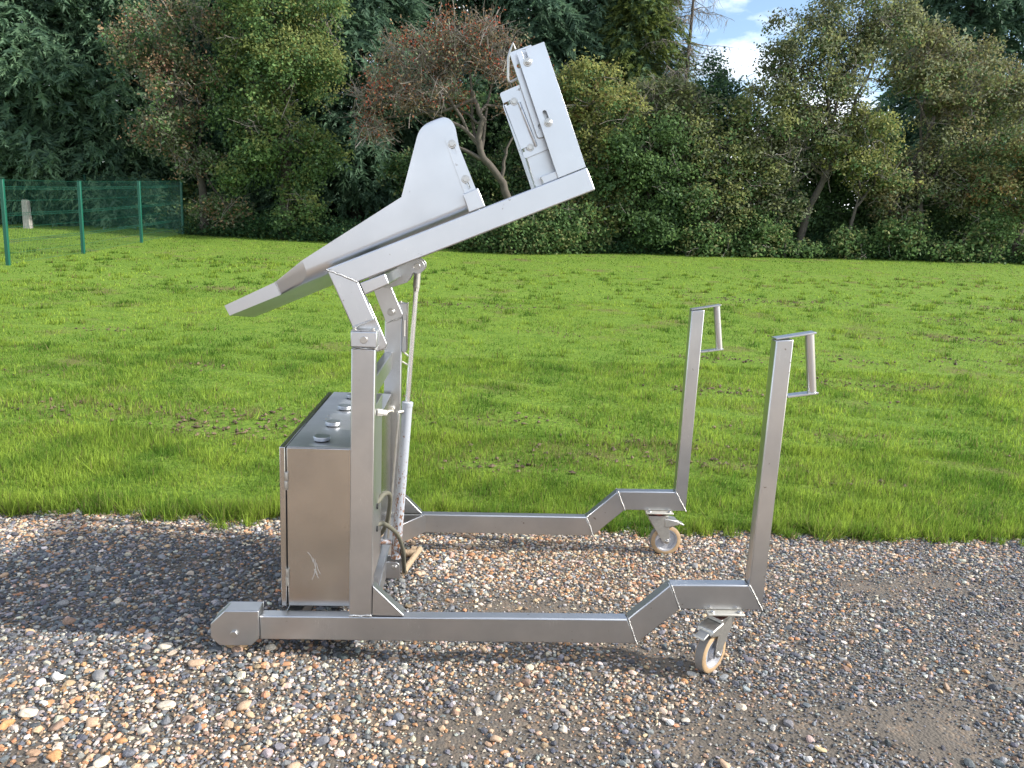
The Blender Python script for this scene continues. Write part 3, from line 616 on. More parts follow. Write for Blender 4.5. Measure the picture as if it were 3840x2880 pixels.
stone(0.794, 1.959, 0.042, TAN, 'large buff stone on the bottom edge right of the middle', seed=34)
stone(0.751, 2.000, 0.024, BRN, 'small round brown pebble above the large buff stone', seed=35)
stone(1.406, 2.268, 0.027, CREAM, 'cream pebble alone on the dark gravel at the lower right', seed=36)
stone(1.057, 1.983, 0.030, WHITE, 'white flat flint on the bottom edge at the right', seed=37)
stone(1.866, 2.477, 0.028, ORA, 'pinkish stone beside a white chip at the far right', seed=38)
stone(1.103, 3.334, 0.043, GRY, 'grey oval stone behind the raised end of the near rail', seed=39)

# ------------------------------------------------------------------ grass
GR = np.random.RandomState(3)
PATCH = [(-1.9, 5.6, .9, .35), (-1.0, 5.75, .6, .25), (.9, 5.0, .9, .3), (1.5, 5.35, .5, .2), (3.2, 5.7, .5, .12), (2.0, 5.9, .4, .12), (.5, 5.9, .5, .2), (1.4, 10.6, .5, .35), (-2.6, 7.6, .3, .2), (5.5, 9.3, 1.5, .35), (4.4, 7.7, 1.3, .3), (-6, 21.5, 1.3, .3), (-2.2, 5.3, .7, .15), (-3.0, 5.9, .8, .2), (.2, 4.75, .5, .12), (1.9, 4.9, .4, .1), (3.6, 6.9, .5, .15), (-4.3, 9.5, .5, .2), (2.6, 4.6, .35, .08), (4.6, 5.3, .5, .12), (11, 18, 3, .8), (9, 13, 1.6, .5), (15, 22, 4, .5), (2.5, 7.2, .7, .2), (-.3, 6.6, .5, .15), (6.3, 6.4, .8, .2), (7.5, 11, 2.2, .35), (3.5, 9, 1.2, .2), (12.5, 15, 2.5, .5), (6, 15, 2, .4), (0, 13, 1.5, .3), (-4, 14, 1.5, .3), (-5, 7, 1.0, .2), (9.5, 20, 3, .5)]
def worn(x, y):
    r = 0
    for px, py, rx, ry in PATCH: r = r+np.exp(-(((x-px)/rx)**2+((y-py)/ry)**2))
    return np.clip(r*(.55+.5*wob(x, y, 4.2, 51)), 0, 1)
def blades(x, y, h, wd, col, lean=.5):
    n = len(x); a = GR.uniform(0, 6.283, n); ln = np.abs(GR.normal(0, lean, n)); b = a+GR.normal(0, 1.2, n); z = gz(x, y)
    dx, dy = np.cos(a)*wd/2, np.sin(a)*wd/2; tx, ty, tz = np.cos(b)*np.sin(ln)*h, np.sin(b)*np.sin(ln)*h, np.cos(ln)*h
    V = np.stack([np.stack([x-dx, y-dy, z], 1), np.stack([x+dx, y+dy, z], 1), np.stack([x+tx, y+ty, z+tz+.004], 1)], 1).reshape(-1, 3)
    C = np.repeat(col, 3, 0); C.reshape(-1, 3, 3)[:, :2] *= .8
    return V, np.arange(n*3).reshape(-1, 3), C
def grass_cols(x, y, dry=0):
    n = len(x); t = np.clip(.5+.3*wob(x, y, 1.1, 61)+.3*wob(x, y, 6, 62)+.25*wob(x, y, 15, 64)+GR.normal(0, .25, n), 0, 1)[:, None]
    c = np.array((.10, .205, .025))*(1-t)+np.array((.33, .44, .062))*t
    d = (GR.rand(n)[:, None] < .05+.55*worn(x, y)[:, None]+dry); c = np.where(d, np.array((.23, .19, .085)), c); return c*GR.uniform(.6, 1.35, (n, 1))
gp = []
def grass_band(y0, y1, n, h, wd, lean=.5, fringe=False):
    x = GR.uniform(-.72, .80, n); y = np.sqrt(GR.uniform(y0*y0, y1*y1, n)) if not fringe else None
    if fringe:
        x = GR.uniform(-3.3, 4.2, n); y = edge_y(x)+np.abs(GR.normal(0, .10, n))-.035+.03*wob(x, 0*x, 6, 71)
    else:
        x = x*y+.06*y; k = (y > edge_y(x)) & (GR.rand(n) > .85*worn(x, y)); x, y = x[k], y[k]
    k = view(np.stack([x, y, gz(x, y)], 1), .05); x, y = x[k], y[k]; m = len(x)
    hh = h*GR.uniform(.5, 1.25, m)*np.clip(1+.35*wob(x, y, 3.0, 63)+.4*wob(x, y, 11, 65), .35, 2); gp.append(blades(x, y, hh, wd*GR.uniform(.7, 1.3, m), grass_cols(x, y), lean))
grass_band(3.7, 5.4, 130000, .046, .0055, .9)
grass_band(5.2, 8.5, 120000, .045, .0085, .85)
grass_band(8.3, 14, 90000, .036, .012, .8)
grass_band(13.5, 27, 80000, .036, .026, .8)
grass_band(0, 0, 9000, .075, .0050, 1.0, True)
nc = 420; cx_ = GR.uniform(-3.3, 4.2, nc); cy_ = edge_y(cx_)+GR.normal(.01, .055, nc); nb_ = 75                # ragged tufts along the edge, some out on the gravel
x = np.repeat(cx_, nb_)+GR.normal(0, .022, nc*nb_); y = np.repeat(cy_, nb_)+GR.normal(0, .018, nc*nb_); hh = np.repeat(GR.uniform(.03, .12, nc), nb_)*GR.uniform(.4, 1.2, nc*nb_)
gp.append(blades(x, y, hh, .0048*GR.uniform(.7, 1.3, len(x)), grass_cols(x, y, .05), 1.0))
nc = 700; yy_ = np.sqrt(GR.uniform(16, 400, nc)); cx_ = GR.uniform(-.7, .78, nc)*yy_; nb_ = 40                     # coarser tussocks out on the lawn
x = np.repeat(cx_, nb_)+GR.normal(0, .05, nc*nb_); y = np.repeat(yy_, nb_)+GR.normal(0, .05, nc*nb_); k = y > edge_y(x); x, y = x[k], y[k]
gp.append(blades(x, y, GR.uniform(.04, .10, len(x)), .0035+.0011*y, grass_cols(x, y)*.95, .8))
o_ = np.cumsum([0]+[len(p[0]) for p in gp])
tag(link('grass', np_mesh('grass', np.concatenate([p[0] for p in gp]), np.concatenate([p[1]+o_[i] for i, p in enumerate(gp)]), np.concatenate([p[2] for p in gp]), False), M['blade']), 'short bright green grass growing on the lawn', 'grass', kind='stuff')
# crumbs of dug soil on the worn places of the lawn
x = GR.uniform(-7, 12, 60000); y = GR.uniform(4.3, 16, 60000); k = (GR.rand(60000) < worn(x, y)**1.5*.9) & view(np.stack([x, y, gz(x, y)], 1)); x, y = x[k], y[k]
Vc, Fc, Cc = pebbles(x, y, GR.uniform(.015, .045, len(x)), OCT, GR, (.4, .8), .25, .3)
Vc[:, 2] += np.repeat(gz(x, y)-gravel_z(x, y)+.012, 6); Cc[:] = np.array((.105, .075, .042))*np.repeat(GR.uniform(.6, 1.5, (len(x), 1)), 6, 0)
tag(link('soil_crumbs', np_mesh('soil_crumbs', Vc, Fc, Cc, False), M['stone']), 'brown crumbs of dug soil scattered on the worn lawn', 'soil', kind='stuff')

# ------------------------------------------------------------------ mesh fence and concrete post
def fence(nodes, H, label, ends=(1, 1)):
    z0 = [float(gz(np.array(a), np.array(b))) for a, b in nodes]
    root = tag(empty('mesh_fence', (nodes[0][0], nodes[0][1], z0[0])), label, 'fence')
    for i, (a, b) in enumerate(nodes):
        if i == 0 and not ends[0]: continue
        po = MB().box(a-.035, a+.035, b-.035, b+.035, z0[i]-.2, z0[i]+H+.05).build('fence_post', M['green'], root, .006)
        MB().box(a-.037, a+.037, b-.037, b+.037, z0[i]+H+.051, z0[i]+H+.062).build('post_cap', M['green'], po)
    for i in range(len(nodes)-1):
        A = Vector((*nodes[i], z0[i]+.04)); B = Vector((*nodes[i+1], z0[i+1]+.04)); L = (B-A).length; n = int(L/.055); mb = MB()
        d = (B-A)/L; nn = Vector((-d.y, d.x, 0)).normalized()
        for k in range(1, n):
            p = A.lerp(B, k/n); mb.tube([p, p+Vector((0, 0, H))], .0023, 3, False)
        for hz in (0, .2, .42, .47, .72, .95, 1.0, 1.25, 1.48, 1.53, H): mb.tube([A+Vector((0, 0, hz)), B+Vector((0, 0, hz))], .0027, 4, False)
        for hz in (.445, .975, 1.505):                         # the pressed V folds
            for k in range(1, n):
                p = A.lerp(B, k/n)+Vector((0, 0, hz)); mb.tube([p-Vector((0, 0, .03)), p+nn*.03, p+Vector((0, 0, .03))], .0032, 3, False)
        tag(mb.build('wire_panel', M['green'], root, 0, 0), kind='stuff')
fence([(-9.41, 16.4), (-9.35, 19.4), (-9.40, 22.9), (-9.45, 26.3)], 1.66, 'dark green welded mesh fence run along the left edge of the lawn')
fence([(-9.52, 26.45), (-13.3, 28.0), (-17.2, 29.2)], 1.66, 'back run of green mesh fence in front of the left conifers', ends=(0, 1))
cz = float(gz(np.array(-14.2), np.array(26.0)))
MB().prism([(-14.31, cz-.1), (-14.09, cz-.1), (-14.15, cz+.86), (-14.17, cz+.9), (-14.29, cz+.9), (-14.31, cz+.87)], 25.9, 26.1).build('concrete_post', M['concrete'], None, .012)
tag(bpy.data.objects['concrete_post'], 'weathered grey concrete stump post standing behind the mesh fence', 'post')

# ------------------------------------------------------------------ trees
def leaf_quads(P, d, s, L, Wd, col):
    n = len(P); V = np.stack([P-d*L[:, None]*.5, P+s*Wd[:, None]*.5, P+d*L[:, None]*.5, P-s*Wd[:, None]*.5], 1).reshape(-1, 3)
    return V, np.arange(n*4).reshape(-1, 4), np.repeat(col, 4, 0)
def unit(v): return v/np.maximum(1e-6, np.linalg.norm(v, axis=1, keepdims=True))
def pick_cols(n, cols, wts, rs):
    i = rs.choice(len(cols), n, p=np.array(wts)/sum(wts)); return np.array(cols)[i]
def crown_pts(blobs, n, rs, shell=.4, gap=.15, freq=1.6, K=15):
    b = np.array(blobs, float); wv = (b[:, 3]*b[:, 4]*b[:, 5])**.75; nb = len(b)
    sd_ = unit(rs.normal(0, 1, (nb*K, 3))); bi = np.repeat(np.arange(nb), K); sr = b[bi, 3:6]*rs.uniform(.24, .46, (nb*K, 1)); sc0 = b[bi, :3]+sd_*b[bi, 3:6]*rs.uniform(.45, .98, (nb*K, 1))
    i = rs.choice(nb, int(n*1.9), p=wv/wv.sum()); j = i*K+rs.randint(0, K, len(i)); d = unit(rs.normal(0, 1, (len(i), 3))+np.array((0, 0, .35))); r = rs.rand(len(i), 1)**shell
    P = sc0[j]+d*r*sr[j]*(1+.2*np.sin(d[:, :1]*9+j[:, None])*np.sin(d[:, 2:]*8)); D = unit(d+.5*sd_[j])
    f = rs.rand(len(i)) < .22; P[f] = (b[i, :3]+d*r*.9*b[i, 3:6])[f]
    g = np.sin(P[:, 0]*freq*2.1+1.3*np.sin(P[:, 2]*freq*1.7))*np.sin(P[:, 2]*freq*2.6+1.7*np.sin(P[:, 1]*freq*1.3+P[:, 0]*freq))
    k = g > -1+2*gap+rs.normal(0, .25, len(P)); return P[k][:n], D[k][:n]
def leafy(blobs, nsp, m, L, cols, wts, seed, spread=.16, gap=.15, shell=.4, tips=None):
    rs = np.random.RandomState(seed); P, D = crown_pts(blobs, nsp, rs, shell, gap); n = len(P)
    Q = np.repeat(P, m, 0)+rs.normal(0, spread, (n*m, 3))*np.array((1, 1, .75)); N_ = len(Q)
    c = np.repeat(pick_cols(n, cols, wts, rs), m, 0)*rs.uniform(.7, 1.3, (N_, 1))
    if tips is not None:
        k = (np.repeat(D[:, 2]+rs.normal(0, .25, n), m) > .45); c[k] = c[k]*.45+np.array(tips)*.55
    nrm = unit(np.repeat(D, m, 0)*.6+rs.normal(0, .8, (N_, 3))+np.array((0, 0, .5))); d = unit(np.cross(nrm, rs.normal(0, 1, (N_, 3)))); s = np.cross(nrm, d)
    l = L*rs.uniform(.65, 1.3, N_); return leaf_quads(Q, d, s, l, l*.62, c)
def merge(parts):
    o = np.cumsum([0]+[len(p[0]) for p in parts]); return np.concatenate([p[0] for p in parts]), np.concatenate([p[1]+o[i] for i, p in enumerate(parts)]), np.concatenate([p[2] for p in parts])
def wander(a, b, n, amp, rs):
    a, b = np.array(a, float), np.array(b, float); t = np.linspace(0, 1, n+1)[:, None]; p = a*(1-t)+b*t
    off = np.cumsum(rs.normal(0, amp, (n+1, 3)), 0); off -= off[0]+(off[-1]-off[0])*t; return [tuple(v) for v in p+off]
def taper(r0_, r1_, n): return [r0_+(r1_-r0_)*i/n for i in range(n+1)]
def tree(name, label, base, trunk, blobs, leaves, twigs=0, seed=0, r=.16, group='trees and shrubs along the far side of the lawn', twig_len=1.0, bark='bark', limbs=True, cat='tree'):
    rs = np.random.RandomState(seed+900); z = float(gz(np.array(base[0]), np.array(base[1])))
    root = tag(empty(name, (base[0], base[1], z)), label, cat, group)
    mb = MB(); tr = [(base[0], base[1], z-.15)]+[tuple(p) for p in trunk]
    pts = []; 
    for i in range(len(tr)-1): pts += wander(tr[i], tr[i+1], 4, .035, rs)[:-1]
    pts.append(tr[-1]); k = len(pts)-1; mb.tube(pts, taper(r, r*.45, k), 9)
    if limbs:
        for b in blobs:
            q = np.array(b[:3]); st = pts[min(k, max(2, int(k*rs.uniform(.55, 1))))]; n = 6; mb.tube(wander(st, q, n, .10, rs), taper(r*.42, .02, n), 6)
    mb.build('trunk', M[bark], root, 0, 60)
    link('crown', np_mesh('crown', *leaves, False), M['leaf'], root)
    if twigs:
        P, D = crown_pts(blobs, twigs, rs, .3, .05); t = MB()
        for p, d in zip(P, D):
            q = p-d*rs.uniform(.3, .9)*twig_len; e = p+d*rs.uniform(.05, .3)*twig_len+rs.normal(0, .12, 3); n = 4; pl = wander(q, e, n, .05, rs); t.tube(pl, taper(.013, .005, n), 3, False)
            for _ in range(2):
                st = np.array(pl[rs.randint(1, n)]); t.tube(wander(st, st+unit((d+rs.normal(0, .8, 3))[None])[0]*rs.uniform(.2, .45)*twig_len, 2, .03, rs), [.007, .006, .004], 3, False)
        tag(t.build('twigs', M['twig'], root, 0, 0), kind='stuff')
    return root
def conifer_mesh(H, R, z0, nf, cols, wts, seed, tipc, L=.75, gap=.1, top=.75):
    rs = np.random.RandomState(seed); z = z0+(H-z0)*rs.rand(nf)**1.15; a = rs.uniform(0, 6.283, nf)
    rad = R*np.clip(1-((z-z0)/(H*1.02-z0))**1.6, .04, 1)**top*(1+.25*np.sin(a*3+z*1.7)+.18*np.sin(a*7+z*3.1))
    f = rs.rand(nf)**.35; k = np.sin(z*2.6+2*np.sin(a*2+z*.7))*np.sin(a*4+z*1.1) > -1+2*gap*rs.rand(nf)*1.4; z, a, rad, f = z[k], a[k], rad[k], f[k]; n = len(z)
    o = np.stack([np.cos(a)*rad*f, np.sin(a)*rad*f, z-.25*rad*f], 1); od = np.stack([np.cos(a), np.sin(a), -rs.uniform(.15, .9, n)], 1)+rs.normal(0, .25, (n, 3)); od = unit(od)
    sd_ = unit(np.cross(od, np.array((0, 0, 1.0))+rs.normal(0, .45, (n, 3)))); m = 11; l = L*rs.uniform(.6, 1.25, n)
    base = pick_cols(n, cols, wts, rs)*rs.uniform(.75, 1.2, (n, 1)); Vs, Cs = [], []
    for j in range(m):
        t = (j+.5)/m; side = 1 if j % 2 else -1; p = o+od*(l*t)[:, None]; p[:, 2] -= .22*l*t*t
        fd = unit(od*(.45+.5*t)+sd_*side*(1.0-.75*t)+np.array((0, 0, -.25))+rs.normal(0, .18, (n, 3))); fl = l*(.48-.26*t)*rs.uniform(.7, 1.2, n); wv = unit(np.cross(fd, rs.normal(0, 1, (n, 3))))*(fl*.17)[:, None]
        Vs.append(np.stack([p-wv, p+wv, p+fd*fl[:, None]], 1)); cc = base*(1-.5*t)+np.array(tipc)*.5*t; Cs.append(np.repeat(cc[:, None], 3, 1))
    V = np.concatenate(Vs).reshape(-1, 3); return np_mesh('conifer_crown', V, np.arange(len(V)).reshape(-1, 3), np.concatenate(Cs).reshape(-1, 3), False)
def conifer(label, x, y, me, H, r=.22, rot=0, sc_=1.0, dead=0, seed=0):
    z = float(gz(np.array(x), np.array(y))); root = tag(empty('conifer_tree', (x, y, z)), label, 'tree', 'tall conifers behind the hedge')
    rs = np.random.RandomState(seed+300); mb = MB().tube([(x, y, z-.1), (x+.05, y, z+H*.4), (x, y+.05, z+H*.97)], [r, r*.75, .03], 9)
    for i in range(dead):
        h = z+rs.uniform(.8, 4.5); a = rs.uniform(0, 6.283); mb.tube(wander((x, y, h), (x+math.cos(a)*rs.uniform(.8, 2.2), y+math.sin(a)*rs.uniform(.8, 2.2), h+rs.uniform(-.5, .5)), 4, .06, rs), taper(.025, .006, 4), 4, False)
    mb.build('trunk', M['bark_dark'], root, 0, 60)
    o = bpy.data.objects.new('crown', me); COL.objects.link(o)
    if not me.materials: me.materials.append(M['leaf'])
    o.parent = root; o.rotation_euler = (0, 0, rot); o.scale = (sc_, sc_, sc_)
CD, CM, CL = (.06, .115, .080), (.095, .175, .105), (.14, .235, .13)
cA = conifer_mesh(14, 3.0, .6, 8500, [CD, CM, CL], [.35, .45, .2], 1, (.20, .30, .17))
cB = conifer_mesh(15, 2.6, 1.6, 6500, [CD, CM], [.6, .4], 2, (.13, .205, .115), .8)
cC = conifer_mesh(13, 2.2, 2.2, 7000, [CM, (.075, .115, .03)], [.4, .6], 3, (.26, .29, .07), .6)  # conifer whose sunlit look is put into yellower leaf colours
CONS = [('leftmost dark green conifer, cut by the left edge of the picture', -18.6, 30.2, cA, 14, .24, .3, 1.0), ('drooping green conifer behind the concrete stump post', -15.6, 29.6, cA, 14, .24, 1.9, .95),
        ('drooping green conifer above the back run of mesh fence', -12.9, 30.4, cA, 14, .24, 3.4, .92), ('dark conifer beside the far end of the mesh fence', -10.9, 32.2, cB, 15, .25, .8, .95),
        ('dark conifer rising behind the ivy-covered tree', -7.4, 32.0, cA, 14, .25, 4.6, 1.0), ('dark conifer standing in the gap left of the red-berried hawthorn', -4.4, 30.5, cB, 15, .27, 2.2, 1.0),
        ('dark conifer directly behind the red-berried hawthorn', -1.2, 33.0, cB, 15, .25, 3.9, 1.05), ('dark conifer behind the top of the tipper mast', 2.2, 32.5, cB, 15, .25, 5.2, 1.0),
        ('dark drooping conifer right of the tipper mast', 4.6, 33.5, cA, 14, .25, .5, 1.0), ('sunlit yellow-green conifer beside the patch of open sky', 6.3, 32.0, cC, 13, .2, 1.2, .97),
        ('dark conifer overhanging the top right corner', 21.5, 35.0, cB, 15, .28, 2.7, 1.25)]
for i, (lb, x, y, me, H, r, rot, s_) in enumerate(CONS): conifer(lb, x, y, me, H*s_, r, rot, s_, 22 if x in (-4.4, -1.2) else 6, i)
G1, G2, G3, YG, OR, RD, GG, OL = (.105, .18, .068), (.145, .235, .08), (.075, .13, .06), (.31, .32, .10), (.35, .23, .13), (.40, .16, .11), (.22, .245, .15), (.23, .25, .10)
# hawthorn with brown leaves
bl = [(-10.2, 26.2, 6.9, 1.2, 1.1, 1.2), (-9.2, 26.0, 5.6, 1.3, 1.1, 1.0), (-9.9, 25.9, 4.3, 1.2, 1.0, .8), (-8.9, 26.3, 7.6, 1.0, 1.0, .9), (-8.8, 26.2, 3.3, 1.0, .9, .6), (-8.0, 26.3, 1.9, .9, .6, .8)]
tree('hawthorn_tree', 'thin hawthorn with browning leaves right of the left conifers', (-8.9, 26.6), [(-9.0, 26.6, 3.2), (-9.4, 26.4, 5.2)], bl, merge([leafy(bl, 1500, 9, .11, [G1, GG, OR], [.38, .45, .17], 1, .16, .38), leafy(bl[:3], 220, 9, .08, [OR, (.19, .1, .07)], [.6, .4], 2, .16, .4, .25)]), 170, 1, .15)
# ivy clad tree
bl = [(-6.6, 26.2, 7.6, 1.7, 1.3, 1.5), (-5.6, 26.0, 6.2, 1.6, 1.3, 1.4), (-7.3, 26.0, 5.6, 1.4, 1.2, 1.5), (-6.3, 25.8, 4.1, 1.7, 1.2, 1.2), (-7.4, 26.0, 3.2, 1.1, 1.0, .9), (-5.3, 26.0, 3.6, 1.1, 1.0, 1.1), (-5.2, 26.4, 8.3, 1.2, 1.1, 1.1), (-6.8, 26.8, 9.4, 1.4, 1.2, 1.2), (-5.6, 26.1, 2.0, .9, .8, 1.0)]
tree('ivy_clad_tree', 'dense ivy-clad tree left of the chute, yellowish towards its top', (-6.2, 26.4), [(-6.1, 26.4, 4), (-6.2, 26.4, 7)], bl, merge([leafy(bl, 4200, 9, .115, [G1, G2, G3], [.4, .4, .2], 3, .13, .12, .3, YG), leafy(bl[:2]+bl[6:7], 600, 9, .08, [YG, OL], [.6, .4], 4, .2, .35, .2)]), 90, 2, .22)
# red berried hawthorn with the gnarled trunk
bl = [(-1.6, 24.8, 6.6, 1.6, 1.2, .9), (-.4, 24.6, 7.2, 1.5, 1.1, .8), (.8, 24.8, 6.6, 1.2, 1.0, .8), (-2.7, 24.7, 5.5, 1.1, 1.0, .8), (1.6, 25.0, 5.6, 1.0, .9, .8), (-1.2, 24.6, 5.5, 1.2, 1.0, .7), (-3.1, 24.8, 4.5, .7, .8, .5)]
rt = tree('hawthorn_tree', 'umbrella-shaped hawthorn with red berries and a gnarled trunk between chute and mast', (1.4, 24.9), [(1.25, 24.7, 2.3), (.95, 24.6, 3.05), (.30, 24.5, 3.75), (.12, 24.5, 4.35), (.26, 24.5, 4.9), (-.1, 24.6, 5.7)], bl,
          merge([leafy(bl, 1000, 8, .085, [(.15, .12, .075), GG, OR], [.45, .3, .25], 5, .2, .42, .45), leafy(bl, 430, 7, .075, [(.34, .085, .05), (.26, .10, .05)], [.6, .4], 6, .15, .45, .3)]), 560, 3, .145, twig_len=1.4)
rs_ = np.random.RandomState(4); mb = MB()
mb.tube(wander((.30, 24.5, 3.72), (-.75, 24.5, 4.25), 6, .04, rs_), taper(.07, .045, 6), 8); mb.tube(wander((-.75, 24.5, 4.25), (-1.9, 24.6, 5.6), 6, .07, rs_), taper(.045, .015, 6), 7)
mb.build('limb', M['bark'], rt, 0, 60)
mb = MB(); mb.tube(wander((.85, 24.6, 3.15), (1.0, 24.55, 3.9), 5, .03, rs_), taper(.062, .04, 5), 8); mb.tube(wander((1.0, 24.55, 3.9), (1.5, 24.7, 5.2), 5, .06, rs_), taper(.04, .015, 5), 7); mb.build('limb', M['bark'], rt, 0, 60)
# hedge trees right of the mast
def hedge(name, label, base, blobs, cols, wts, n, seed, tw=60, gap=.12, tips=None, trunk=None, L=.115, r=.12, m=9, shell=.35, tl=1.0, cat='tree', lean=None):
    z = float(gz(np.array(base[0]), np.array(base[1]))); c = np.mean(np.array(blobs)[:, :3], 0)
    return tree(name, label, base, trunk or ([(base[0]+.1, base[1], z+1.4), (c[0], c[1], max(z+2.2, c[2]))] if cat == 'tree' else [(base[0]+.03, base[1], z+.3), (base[0], base[1], z+.6)]), blobs, leafy(blobs, n, m, L, cols, wts, seed, .13, gap, shell, tips), tw, seed, r if cat == 'tree' else .05, twig_len=tl, cat=cat, limbs=cat == 'tree')
hedge('hedge_tree', 'yellowing bushy tree just right of the tipper mast', (3.9, 26.2), [(3.6, 26, 6.2, 1.3, 1.1, .9), (4.6, 26.1, 5.5, 1.2, 1.1, 1.0), (2.9, 26.2, 5.0, 1.1, 1, 1.1), (4.0, 26, 4.1, 1.4, 1.1, 1.0), (3.2, 26, 2.8, 1.3, 1.1, 1.2), (4.6, 26, 2.6, 1.3, 1.1, 1.2)], [G1, OL, YG, (.17, .12, .05)], [.35, .3, .25, .1], 2500, 11, 130, .2, YG)
hedge('hedge_tree', 'rounded dark green ivy bush at the right end of the tilted arm', (5.7, 25.6), [(5.5, 25.5, 4.4, 1.5, 1.1, 1.1), (5.0, 25.5, 3.0, 1.5, 1.1, 1.2), (6.6, 25.6, 3.2, 1.4, 1.1, 1.3), (5.9, 25.5, 1.9, 1.6, 1.1, .9)], [G1, G2, G3], [.45, .3, .25], 2600, 12, 30, .06, (.075, .125, .035))
hedge('hedge_tree', 'grey-green thorn tree under the yellow-green conifer', (6.6, 26.8), [(6.2, 26.8, 6.0, 1.3, 1.1, .8), (7.2, 26.6, 5.7, 1.2, 1.1, .8), (6.9, 26.6, 4.7, 1.4, 1.1, .9)], [GG, OL, G2], [.4, .35, .25], 1500, 13, 160, .22, (.15, .15, .07))
hedge('hedge_tree', 'smooth green shrub top directly below the patch of open sky', (8.2, 27.6), [(8.1, 27.5, 6.7, .9, .9, 1.0), (8.6, 27.5, 5.7, 1.2, 1.0, 1.2), (7.8, 27.5, 5.2, 1.1, 1, 1.2), (8.4, 27.4, 3.8, 1.4, 1.1, 1.3)], [G1, (.05, .10, .055)], [.5, .5], 1900, 14, 30, .1, (.07, .125, .07))
hedge('hedge_tree', 'broad olive hedge tree leaning over a short dark trunk in the right middle', (8.5, 25.9), [(8.2, 25.9, 4.6, 1.5, 1.1, 1.1), (9.6, 26, 5.6, 1.4, 1.1, 1.3), (7.6, 25.9, 3.2, 1.4, 1.1, 1.1), (9.0, 25.9, 3.3, 1.3, 1, 1.2), (8.0, 25.7, 2.4, 1.2, .9, .7)], [OL, G1, GG], [.4, .35, .25], 2500, 15, 120, .16, YG, trunk=[(8.1, 25.8, 1.7), (7.7, 25.8, 2.4)])
hedge('thorn_tree', 'tall airy thorn tree right of the open sky with a stout trunk leaning right', (11.0, 26.0), [(11.0, 26.2, 8.2, 1.5, 1.2, 1.2), (12.4, 26.3, 9.0, 1.7, 1.2, 1.3), (10.6, 26, 6.4, 1.4, 1.2, 1.2), (12.1, 26.1, 7.2, 1.4, 1.2, 1.0), (11.3, 25.9, 5.2, 1.5, 1.1, .9), (9.9, 26.2, 7.4, .8, .9, .8), (13.6, 26.4, 8.6, 1.3, 1.1, 1.0), (10.0, 25.7, 4.3, 1.1, .8, 1.1), (9.9, 25.6, 2.9, 1.0, .7, .9), (12.3, 26.4, 5.9, 1.0, .8, .7)], [GG, OL, G1], [.45, .35, .2], 4600, 16, 300, .24, (.16, .15, .075), trunk=[(11.35, 26, 2.9), (11.9, 26, 4.2), (12.2, 26, 5.4)], r=.145, L=.105, m=8)
hedge('thorn_tree', 'yellow-olive thorn tree on a slim trunk leaning right', (12.3, 25.6), [(13.0, 25.7, 5.2, 1.1, 1, .9), (13.3, 25.6, 4.0, 1.0, .9, .8), (12.2, 25.6, 4.4, 1.0, .9, .7)], [OL, YG, G1], [.45, .2, .35], 950, 17, 110, .22, YG, trunk=[(12.7, 25.6, 2.6), (13.2, 25.6, 3.6)], r=.07, L=.105)
hedge('thorn_tree', 'wide olive-brown thorn tree in the upper right', (15.4, 26.2), [(15.2, 26.5, 7.9, 1.6, 1.2, 1.1), (16.9, 26.6, 7.3, 1.6, 1.2, 1.2), (18.3, 26.6, 6.6, 1.4, 1.2, 1.2), (14.4, 26.4, 7.2, 1.1, 1.1, .8), (16.0, 26.3, 6.2, 1.2, 1.0, .6), (15.0, 26.2, 4.1, 1.4, 1.1, .9), (14.2, 25.8, 3.1, .9, .7, .9), (16.5, 25.8, 3.5, 1.1, .8, 1.0), (16.0, 26.0, 5.2, 1.2, .8, .8)], [OL, GG, (.15, .125, .06), G1], [.35, .3, .15, .2], 4600, 18, 300, .22, (.19, .165, .075), trunk=[(15.3, 26.1, 2.6), (15.0, 26.2, 4.2), (15.4, 26.3, 6)], r=.13, L=.105, m=8)
hedge('thorn_tree', 'autumn-tinted thorn tree cut by the right edge of the picture', (18.3, 25.4), [(18.2, 25.5, 4.9, 1.3, 1.1, .7), (17.2, 25.5, 3.7, 1.3, 1.0, .8), (18.9, 25.4, 3.4, 1.3, 1.1, 1.0), (19.6, 25.6, 5.4, 1.2, 1.1, 1.0)], [OL, G1, (.20, .13, .05)], [.4, .4, .2], 1900, 19, 120, .2, (.2, .16, .06), L=.105)
hedge('hedge_shrub', 'dark green shrub in the shade between the two leaning trunks', (11.9, 26.9), [(11.6, 27.2, 2.6, 1.5, .8, 1.4), (13.5, 27.2, 2.8, 1.5, .8, 1.5), (10.2, 26.7, 2.4, 1.3, .9, 1.3), (12.4, 27.3, 4.3, 1.5, .7, 1.1), (14.6, 27.2, 4.2, 1.0, .7, 1.0)], [G3, G1], [.5, .5], 2600, 20, 20, .06, None, cat='shrub')
hedge('hedge_shrub', 'dark green shrub at the foot of the upper right thorn tree', (15.8, 26.8), [(14.8, 26.9, 2.4, 1.3, .8, 1.2), (16.6, 26.8, 2.4, 1.4, .8, 1.3), (18.4, 26.8, 2.5, 1.3, .8, 1.3), (16.8, 27.0, 4.3, 1.3, .7, .9)], [G3, G1], [.5, .5], 2100, 21, 20, .1, None, cat='shrub')
hedge('hedge_shrub', 'low dark shrub in the deep shade right of the gnarled hawthorn trunk', (2.0, 26.4), [(1.6, 26.4, 2.0, 1.3, .9, 1.1), (2.6, 26.2, 1.8, 1.2, .9, .9), (.9, 26.6, 3.2, 1.2, .9, 1.0), (2.0, 26.8, 4.2, 1.3, .9, 1.1)], [G3, G1, OL], [.5, .4, .1], 1900, 22, 60, .12, None, cat='shrub')
